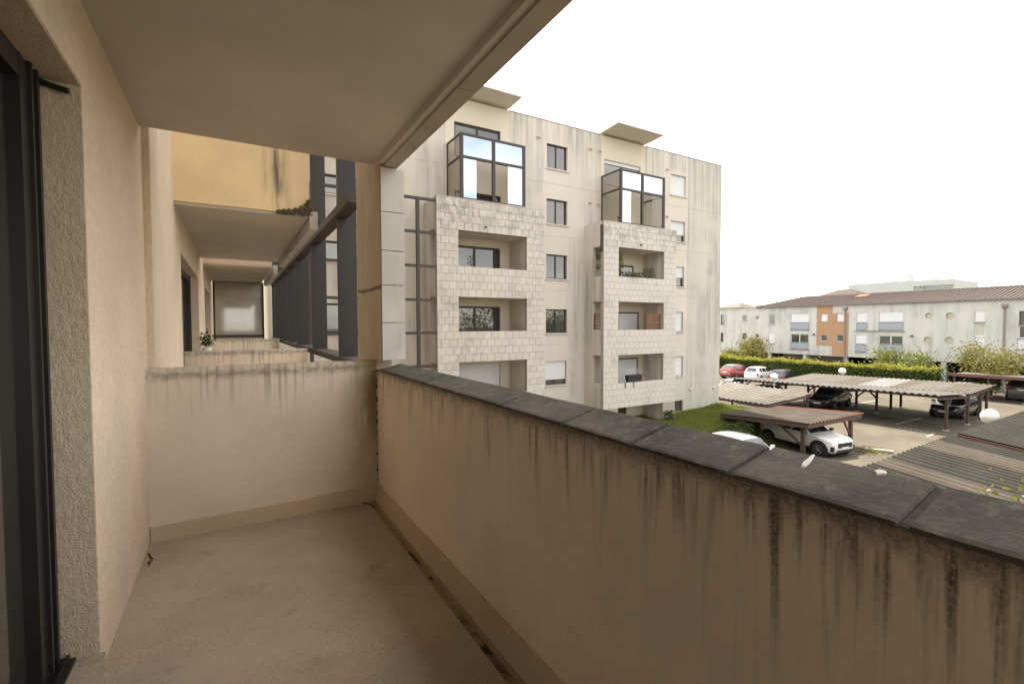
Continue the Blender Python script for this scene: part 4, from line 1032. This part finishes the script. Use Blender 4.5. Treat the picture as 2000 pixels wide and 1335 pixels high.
    for tx in axles:
        for s in (1, -1):
            x = X(tx); y = s*(w-.10)
            MB().tube([(x, s*(w-.22), wr+.01), (x, s*(w+(.014 if cladding else .004)), wr+.01)], wr+(.10 if cladding else .06), 22).build('wheel_arch', 'black_plastic', root)
            if key not in WHEEL:
                tm = MB().tube([(0, -.11, 0), (0, -.10, 0), (0, .10, 0), (0, .11, 0)], [wr*.9, wr, wr, wr*.9], 22)
                rm = MB().tube([(0, .112, 0), (0, .118, 0)], [wr*.30, wr*.26], 12)
                for k in range(5):
                    a = 2*math.pi*k/5; rm.beam((0, .114, 0), (math.cos(a)*wr*.66, .114, math.sin(a)*wr*.66), .02, .085, (0, 1, 0))
                rm.disc((0, .113, 0), wr*.70, 'y', 22, 1, wr*.60)
                ta = bpy.data.meshes.new('wheel'); ta.from_pydata(tm.v, [], tm.f); ta.materials.append(M['rubber'])
                ra = bpy.data.meshes.new('rim'); ra.from_pydata(rm.v, [], rm.f); ra.materials.append(M['alloy'])
                WHEEL[key] = (ta, ra)
            wo_ = bpy.data.objects.new('wheel', WHEEL[key][0]); C.objects.link(wo_); wo_.parent = root; wo_.location = (x, s*(w-.07), wr)
            wo_.rotation_euler = (0, 0, 0 if s > 0 else math.pi)
            ro_ = bpy.data.objects.new('rim', WHEEL[key][1]); C.objects.link(ro_); ro_.parent = wo_
    return root
PX, NX, PY, NY = 0, math.pi, math.pi/2, -math.pi/2
car('white SUV with black wheel arches parked nose out under the small carport', (27.15, 14.42, G), R(-98), 'paint_white', 4.5, 1.95, 1.50, 'suv', None, True, axles=(.165, .82))
car('white hatchback half hidden behind the parapet left of the small carport', (21.5, 14.15, G), R(-95), 'paint_white', 4.0, 1.75, 1.36)
car('black car under the middle of the big carport facing this way', (42.6, 20.6, G), R(184), 'paint_black', 4.4, 1.85, 1.62)
car('dark hatchback under the right end of the big carport beside the corner post', (46.3, 13.75, G), R(180), 'paint_black', 4.4, 1.85, 1.60)
car('dark grey SUV seen from behind under the far brown carport', (61.6, 13.3, G), R(3), 'paint_grey', 4.9, 2.15, 2.0, 'suv')
car('red car with a pale roof parked against the hedge next to the tower corner', (55.6, 37.9, G), R(-4), 'paint_red', 4.3, 2.0, 1.72, 'suv', 'paint_silver')
car('white hatchback parked against the hedge between the red and the dark car', (55.6, 34.9, G), R(6), 'paint_white', 4.3, 1.9, 1.68)
car('dark blue hatchback with red tail lights parked against the hedge', (55.4, 31.7, G), R(6), 'paint_dark_blue', 4.3, 1.9, 1.62)
car('white car under the left end of the big carport close to the tower corner', (41.2, 28.6, G), R(180), 'paint_white', 4.2, 1.8, 1.55)
car('black low car under the left part of the big carport', (40.6, 25.0, G), R(180), 'paint_black', 4.2, 1.8, 1.45)
car('pale car with only its roof showing behind the big carport', (58.2, 16.4, G), R(0), 'paint_silver', 4.2, 1.8, 1.5)
# log kerb with weeds by the white SUV
kb = thing('kerb_log', 'weathered pale kerb log with weeds in front of the white car under the small carport', 'kerb', (29, 11.9, G))
MB().tube([(29.4, 12.4, G+.06), (29.9, 11.3, G+.08)], .09, 9).build('log', 'pale_mortar', kb)
q = random.Random(4)
MB().leaves([(29.3+q.gauss(0, .45), 12.1+q.gauss(0, .35), G+.02+abs(q.gauss(0, .07))) for _ in range(500)], .09, q).build('weeds', 'tree_leaf_gold', kb)['kind'] = 'stuff'

# ================================================================ VEGETATION
def tree(name, label, x, y, z0, h, w, mat, n, leaf, seed, group='trees before the white building', trunk_h=.3, airy=.5):
    t_ = thing(name, label, 'tree', (x, y, z0), 0, group); q = random.Random(seed)
    tips = []; m = MB(); th = h*trunk_h
    m.tube([(x, y, z0), (x+q.uniform(-.1, .1), y+q.uniform(-.1, .1), z0+th)], [.035*h*.5+.04, .03*h*.5+.02], 8)
    for i in range(11):
        a = q.random()*2*math.pi; r = w*.5*q.uniform(.45, 1.); zz = z0+th+(h-th)*q.uniform(.15, .98)*(1-.25*(r/(w*.5))**2)
        tip = Vector((x+math.cos(a)*r, y+math.sin(a)*r, zz)); base = Vector((x, y, z0+th*q.uniform(.7, 1.)))
        mid = base.lerp(tip, .5)+Vector((0, 0, .08*h)); m.tube([tuple(base), tuple(mid), tuple(tip)], [.03*h*.4, .018*h*.4, .006*h*.4], 5, False); tips.append(tip)
        for _ in range(2):
            tt = mid.lerp(tip, q.uniform(.2, .9))+Vector((q.gauss(0, w*.13), q.gauss(0, w*.13), q.gauss(0, h*.07))); m.tube([tuple(mid), tuple(tt)], [.012*h*.4, .005*h*.4], 4, False); tips.append(tt)
    m.build('trunk', 'bark', t_)
    pts = []
    for _ in range(n):
        c_ = q.choice(tips); s = w*.085*(1 if q.random() < airy else 1.7)
        p_ = (c_.x+q.gauss(0, s), c_.y+q.gauss(0, s), c_.z+q.gauss(0, s*.75)); pts.append(p_)
    MB().leaves(pts, leaf, q).build('crown', mat, t_)
    return t_
tree('leafy_tree', 'rounded yellow green tree by the left end of the white building', 62.4, 41.6, G, 5.3, 4.6, 'tree_leaf_gold', 5200, .25, 21, airy=.3)
tree('leafy_tree', 'loose green bush like tree with stray upright shoots behind the hedge', 62.0, 22.9, G, 4.6, 4.6, 'tree_leaf_green', 4200, .23, 22)
tree('leafy_tree', 'spreading golden leaved tree with visible branches in front of the downpipe', 62.2, 15.9, G, 5.4, 5.0, 'tree_leaf_gold', 4600, .22, 23, trunk_h=.22)
tree('pine_tree', 'top of a dark tree showing above the ridge at the far right', 100, 23.4, G, 13.2, 4.5, 'shrub_leaf', 900, .45, 24, 'far trees beyond the roof')
# hedge
hd = thing('hedge', 'long clipped green hedge with sunlit top behind the parked cars', 'hedge', (58.6, 30, G))
q = random.Random(6); hp = MB(); n = 30000; pts = []; tops_ = []
for _ in range(n):
    y = q.uniform(18.6, 44); bump = .10*math.sin(y*1.7)+.08*math.sin(y*.6+1)+.07*math.sin(y*4.1)
    u = q.random()
    tp_ = None
    if u < .5: p_ = (57.9+q.gauss(0, .07)-bump*.5, y, lerp(G, -4.5+bump, q.random()**.8))
    elif u < .85: p_ = (q.uniform(57.9, 59.3), y, -4.47+bump+q.gauss(0, .08)+(abs(q.gauss(0, .22)) if q.random() < .08 else 0))
    else: p_ = (q.uniform(58, 59.2), y, q.uniform(-5.2, -4.4))
    (tops_ if p_[2] > -4.66 else pts).append(p_)
for _ in range(500):
    pts.append((57.9+q.random()*1.4, 18.6+q.gauss(0, .3), q.uniform(G, -4.2)))
hp.leaves(pts, .21, q); hp.build('foliage', 'hedge_shaded_leaf', hd)
MB().leaves(tops_, .20, q, .6).build('sunlit_top', 'hedge_sunlit_leaf', hd)
box(58.15, 59.1, 18.9, 44, G, -4.6).build('inner_mass', 'shrub_leaf', hd)
# low shrubs at the back of the small carport
for i, (x, y, w, h, lab) in enumerate(((24.0, 16.2, 2.0, 1.5, 'dark shrub at the left post of the small carport'), (22.6, 15.6, 2.2, 1.35, 'dark low shrub on the bank edge beside the half hidden white hatchback'), (26.6, 17.6, 2.2, 1.35, 'dark shrub behind the white car under the small carport'), (28.2, 17.6, 1.6, 1.2, 'dark shrub under the right back corner of the small carport'))):
    plant('shrub', lab, x, y, G, w, h, 1500, 'shrub_leaf', .15, 'dark shrubs along the lawn bank')
tree('young_tree', 'few green leaves of a young tree showing above the parapet at the right edge', 12.3, 2.35, G, 4.5, 1.7, 'tree_leaf_green', 900, .13, 31, None)

# ================================================================ FAR WHITE BUILDING
K2 = 1.09
fb = thing('long_apartment_block', 'long low white apartment block on columns with a brown tiled roof and an orange panel', 'building', (66.75, 0, G), -math.atan(.0328)); local(fb)
def Z2(z): return z*K2-G      # local height above the ground
def U(y): return y*K2*1.0005
Y0, Y1 = -2.0, 50.0
zb_, ze = Z2(-3.80), Z2(2.28)
fwin = []    # y0, y1, z0, z1, kind
def fw(y1, y0, zt, zl, k): fwin.append((U(y0), U(y1), Z2(zl), Z2(zt), k))
for a, b, c, d, k in ((45.5, 44.9, 1.43, .05, 'plain'), (45.5, 45.0, -1.21, -2.51, 'plain'), (42.0, 41.25, 1.36, .39, 'white'), (42.0, 41.25, -1.2, -2.2, 'white'),
                      (38.0, 37.1, 1.34, -.03, 'white'), (38.0, 37.2, -1.17, -2.57, 'shut'), (34.98, 32.7, 1.33, -.67, 'french'), (34.98, 32.7, -1.24, -3.16, 'frenchopen'),
                      (31.27, 30.48, 1.25, .31, 'shut'), (29.45, 28.66, 1.26, .3, 'shut'), (31.3, 30.52, -1.28, -2.09, 'white'), (29.48, 28.69, -1.25, -2.09, 'white'),
                      (27.33, 26.26, 1.26, -.72, 'french'), (27.38, 26.29, -1.22, -3.17, 'french'), (25.09, 22.86, 1.3, -.69, 'french'), (25.08, 22.84, -1.27, -3.05, 'frenchopen'),
                      (17.1, 16.35, 1.23, .17, 'shut'), (17.1, 16.33, .0, -1.2, 'bright'), (17.06, 16.3, -1.29, -2.4, 'shut'), (14.07, 12.9, 1.15, -.08, 'plain'), (14.08, 12.9, -.17, -1.31, 'white'), (14.12, 12.9, -1.4, -2.31, 'shut'),
                      (8, 6, 1.3, -.7, 'french'), (8, 6, -1.25, -3.1, 'french')):
    fw(a, b, c, d, k)
rounds = [(39.6, .96, .26), (39.62, -1.6, .28), (20.68, .85, .30), (18.97, .82, .32), (20.73, -1.63, .31), (19.0, -1.63, .33)]
wm = wall_yz(U(-2), U(50), zb_, ze, [w_[:4] for w_ in fwin]+[(U(y)-r*1.3, U(y)+r*1.3, Z2(z)-r*1.3, Z2(z)+r*1.3) for y, z, r in rounds], 0, .25)
# fill the square round openings to circles
for y, z, r in rounds:
    cy, cz, e, rr = U(y), Z2(z), r*1.3, r*K2
    n = 24
    for k in range(n):
        a0, a1 = 2*math.pi*k/n+math.pi/4, 2*math.pi*(k+1)/n+math.pi/4
        def sq(a):
            ca, sa = math.cos(a), math.sin(a); s = e/max(abs(ca), abs(sa)); return (0, cy+ca*s, cz+sa*s)
        def ci(a, x=0): return (x, cy+math.cos(a)*rr, cz+math.sin(a)*rr)
        wm.quad(sq(a1), sq(a0), ci(a0), ci(a1)); wm.quad(ci(a1), ci(a0), ci(a0, .2), ci(a1, .2))
wall_f = wm.build('front_wall', 'far_render', fb)
box(.24, 11, U(-2), U(50), zb_, ze-.02).build('core', 'far_render', fb)
# orange panel set proud of the wall (built round its four windows)
ors = [(U(29.94), U(31.74), Z2(-2.58), ze+.0), (U(28.16), U(29.94), Z2(-3.70), Z2(1.33))]
for (a, b, c, d), whs in zip(ors, ([w_[:4] for w_ in fwin if 30 < w_[0]/K2 < 31.6], [w_[:4] for w_ in fwin if 28.3 < w_[0]/K2 < 29.5])):
    wall_yz(a, b, c, d, whs, -.04, .02).build('orange_panel', 'orange_render', fb)
for (y0, y1, z0, z1, k) in fwin:
    frm = 'pvc_white' if k in ('white', 'frenchopen', 'bright') else 'frame_brown' if k == 'plain' else 'pvc_white'
    m = MB(); b = .07 if k != 'plain' else .05; xa, xb = .10, .16
    m.box(xa, xb, y0, y0+b, z0, z1).box(xa, xb, y1-b, y1, z0, z1).box(xa, xb, y0+b, y1-b, z0, z0+b).box(xa, xb, y0+b, y1-b, z1-b, z1)
    if y1-y0 > 1.5: m.box(xa-.01, xb, (y0+y1)/2-.05, (y0+y1)/2+.05, z0+b, z1-b)
    w_ = m.build('window', frm, fb)
    box(.125, .14, y0+.03, y1-.03, z0+.03, z1-.03).build('pane', 'pale_glass' if k == 'bright' else 'window_glass', w_)
    if k in ('shut', 'french'):
        zz = z0+.03 if k == 'shut' else z0+(z1-z0)*.48
        box(.04, .075, y0+.02, y1-.02, zz, z1).build('shutter', 'shutter_white', w_)
    if k in ('french', 'frenchopen'):
        hz = z0+.95*K2*.98
        box(-.06, -.03, y0+.02, y1-.02, z0+.08, hz-.12).build('railing_panel', 'balcony_blue_grey', w_)
        m = MB(); m.box(-.08, -.02, y0, y1, hz-.05, hz)
        m.box(-.075, -.02, y0, y0+.05, z0, hz-.05).box(-.075, -.02, y1-.05, y1, z0, hz-.05).box(-.05, -.03, (y0+y1)/2-.02, (y0+y1)/2+.02, hz-.12, hz-.05)
        m.build('railing', 'balcony_blue_grey', w_)
        box(-.12, .1, y0-.1, y1+.1, z0-.07, z0-.003).build('sill', 'pipe_brown_grey', w_)
    elif k != 'bright':
        box(-.07, .1, y0-.06, y1+.06, z0-.06, z0-.003).build('sill', 'pipe_brown_grey', w_)
for i, (y, z, r) in enumerate(rounds):
    w_ = MB().disc((.10, U(y), Z2(z)), r*K2, 'x', 24, 1, r*K2*.86).build('porthole', 'pipe_brown_grey', fb)
    MB().disc((.12, U(y), Z2(z)), r*K2*.9, 'x', 24).build('pane', 'dim_glass' if i in (0, 1) else 'porthole_tan', w_)
for y, zt in ((28.5, 1.83), (15.0, 1.68)):
    m = MB(); m.tube([(-.1, U(y), .0), (-.1, U(y), Z2(zt)-.1)], .085, 10); o_ = m.build('downpipe', 'pipe_brown_grey', fb)
    m = MB(); m.tube([(-.1, U(y), Z2(zt)-.35), (-.1, U(y), Z2(zt)-.1), (-.1, U(y), Z2(zt)+.16)], [.09, .24, .24], 12); m.build('hopper', 'pipe_brown_grey', o_)
for y in (37.9, 33.2, 28.5, 24, 19.4, 14.97, 10): box(.1, .55, U(y)-.2, U(y)+.2, 0, zb_).build('column', 'column_grey', fb)
box(7.5, 7.8, U(-2), U(50), 0, zb_).build('undercroft_wall', 'undercroft_shade', fb)
box(.02, 9, U(-2), U(50), zb_-.02, zb_-.004).build('undercroft_soffit', 'tower_soffit', fb)
box(3.0, 3.2, U(29.6), U(37.6), 0, zb_-.05).build('undercroft_panel', 'pipe_brown_grey', fb)
box(-.14, -.006, U(22.7), U(27.5), Z2(-.80), Z2(-.73)).build('ledge', 'pipe_brown_grey', fb)
for y, z in ((22.03, -1.26), (32.05, -1.25)): box(-.2, -.005, U(y)-.1, U(y)+.1, Z2(z)-.08, Z2(z)+.1).build('wall_lamp', 'black_plastic', fb)
# hipped roof with ribs
HR = 3.72*K2-G; xr = 6.5; ov = -.25
yl, yr2 = U(39.7), U(9.0); hipl, hipr = U(36.9), U(14.0)
rf = MB(); rf.quad((ov, yr2, ze+.03), (ov, yl, ze+.03), (xr, hipl, HR), (xr, hipr, HR)); rf.add([(ov, yl, ze+.03), (2*xr-ov, yl, ze+.03), (xr, hipl, HR)], [(0, 1, 2)]); rf.add([(ov, yr2, ze+.03), (xr, hipr, HR), (2*xr-ov, yr2, ze+.03)], [(0, 1, 2)])
rf.quad((2*xr-ov, yl, ze+.03), (2*xr-ov, yr2, ze+.03), (xr, hipr, HR), (xr, hipl, HR))
rr_ = rf.build('roof', 'clay_roof', fb)
rb = MB(); y = yr2
while y < yl:
    if y < hipr: tmax = (y-yr2)/(hipr-yr2)
    elif y > hipl: tmax = (yl-y)/(yl-hipl)
    else: tmax = 1
    if tmax > .04: rb.tube([(ov, y, ze+.04), (lerp(ov, xr, tmax), y, lerp(ze, HR, tmax)+.03)], .085, 6)
    y += .40
kind(rb.build('tile_ribs', 'clay_rib', rr_), 'stuff')
MB().tube([(xr, hipr, HR+.03), (xr, hipl, HR+.03)], .12, 8).build('ridge_tiles', 'clay_rib', rr_)
MB().tube([(ov, yl, ze+.08), (xr, hipl, HR+.03)], .11, 8).build('ridge_tiles', 'clay_rib', rr_)
MB().tube([(ov, yr2, ze+.08), (xr, hipr, HR+.03)], .11, 8).build('ridge_tiles', 'clay_rib', rr_)
m = MB(); zq = lambda f_: lerp(ze, HR, f_)
m.hexa([(lerp(ov, xr, .62), U(28.2), zq(.62)+.08), (lerp(ov, xr, .62), U(29.4), zq(.62)+.08), (lerp(ov, xr, .85), U(29.4), zq(.85)+.08), (lerp(ov, xr, .85), U(28.2), zq(.85)+.08),
        (lerp(ov, xr, .62), U(28.2), zq(.62)+.2), (lerp(ov, xr, .62), U(29.4), zq(.62)+.2), (lerp(ov, xr, .85), U(29.4), zq(.85)+.2), (lerp(ov, xr, .85), U(28.2), zq(.85)+.2)])
m.build('roof_hatch', 'red_tile', rr_)
box(ov-.06, ov+.05, yr2, U(50), ze-.03, ze+.035).build('gutter', 'pipe_brown_grey', fb)
# ================================================================ BUILDINGS FARTHER BACK
wb = thing('white_tower_block', 'distant white flat roofed block with rooftop plant rising over the tiled roof', 'building', (110, 40, G))
box(110, 122, 39.06, 50, G, 8.15).build('wall', 'far_white', wb)
w2 = box(110.3, 122, 33.4, 39.05, G, 7.9).build('wall', 'far_white', wb)
box(110.0, 110.6, 33.3, 39.05, 7.0, 7.95).build('parapet', 'far_white', wb)
for k in range(6): box(110.22, 110.29, 33.6+k*.72, 34.15+k*.72, 5.6, 6.7).build('window', 'far_glazing', wb)
for k in range(2): box(109.95, 109.99, 37.6-k*.6+.6, 37.9-k*.6+.6, 6.5, 7.0).build('window', 'far_glazing', wb)
MB().tube([(113, 40.8, 8.1), (113, 40.8, 9.6)], [.55, .65], 10).build('roof_vent', 'far_white', wb)
MB().tube([(113, 43.2, 8.1), (113, 43.2, 8.8), (113, 43.2, 9.5)], [.7, .5, .12], 10).build('roof_vent', 'far_white', wb)
box(112, 114, 36.6, 38.6, 7.9, 8.5).build('plant_room', 'far_white', wb)
hh = thing('far_house', 'pale hipped house roof peeping over the brown tiled ridge', 'house', (95, 45, G), 0, 'houses far behind the white building')
box(95, 103, 41.5, 49, G, 4.9).build('wall', 'far_white', hh)
m = MB(); m.add([(94.5, 41, 4.9), (94.5, 49.5, 4.9), (103.5, 49.5, 4.9), (103.5, 41, 4.9), (98.5, 44.5, 6.5), (98.5, 46.3, 6.5)], [(0, 4, 5, 1), (1, 5, 2), (2, 5, 4, 3), (3, 4, 0)]); m.build('roof', 'sheet_brown', hh)
box(98.2, 98.8, 43.4, 43.9, 5.6, 6.9).build('chimney', 'far_white', hh)
for i, (y, z, w_, lab) in enumerate(((63.5, 4.35, 5, 'leftmost small pale roof above the white block beside the tower edge'), (58.5, 3.7, 4, 'second small pale roof between the tower edge and the brown hip'))):
    h2 = thing('far_house', lab, 'house', (90, y, G), 0, 'houses far behind the white building')
    box(90, 97, y-w_/2, y+w_/2, G, z-.9).build('wall', 'far_white', h2)
    m = MB(); m.add([(89.6, y-w_/2-.3, z-.9), (89.6, y+w_/2+.3, z-.9), (97.4, y+w_/2+.3, z-.9), (97.4, y-w_/2-.3, z-.9), (93.5, y-.6, z+.3), (93.5, y+.6, z+.3)], [(0, 4, 5, 1), (1, 5, 2), (2, 5, 4, 3), (3, 4, 0)])
    m.build('roof', 'sheet_pink', h2)
# what stands behind the viewer and shows in the window panes
for i, (x, y, h, w) in enumerate(((27, -17, 9.6, 10), (36.5, -16, 9.0, 9), (46, -17, 9.4, 10))):
    tree('garden_tree', ('broad green tree', 'dense green tree', 'tall green tree')[i]+(' reflected in the tower windows', ' behind the viewer beside the red roofed house', ' at the far end of the garden behind the viewer')[i], x, y, G, h, w, 'tree_leaf_green', 6000, .32, 40+i, 'garden trees behind the viewer', .25)
gh = thing('garden_house', 'low house with a red tiled roof reflected in a balcony door', 'house', (22, -11, G))
box(18.5, 25.5, -14, -8.5, G, -3.0).build('wall', 'far_white', gh)
m = MB(); m.add([(18.1, -14.4, -3.0), (25.9, -14.4, -3.0), (25.9, -8.1, -3.0), (18.1, -8.1, -3.0), (20.5, -11.2, -.9), (23.6, -11.2, -.9)], [(3, 2, 5, 4), (0, 4, 5, 1), (1, 5, 2), (0, 3, 4)]); m.build('roof', 'red_tile', gh)
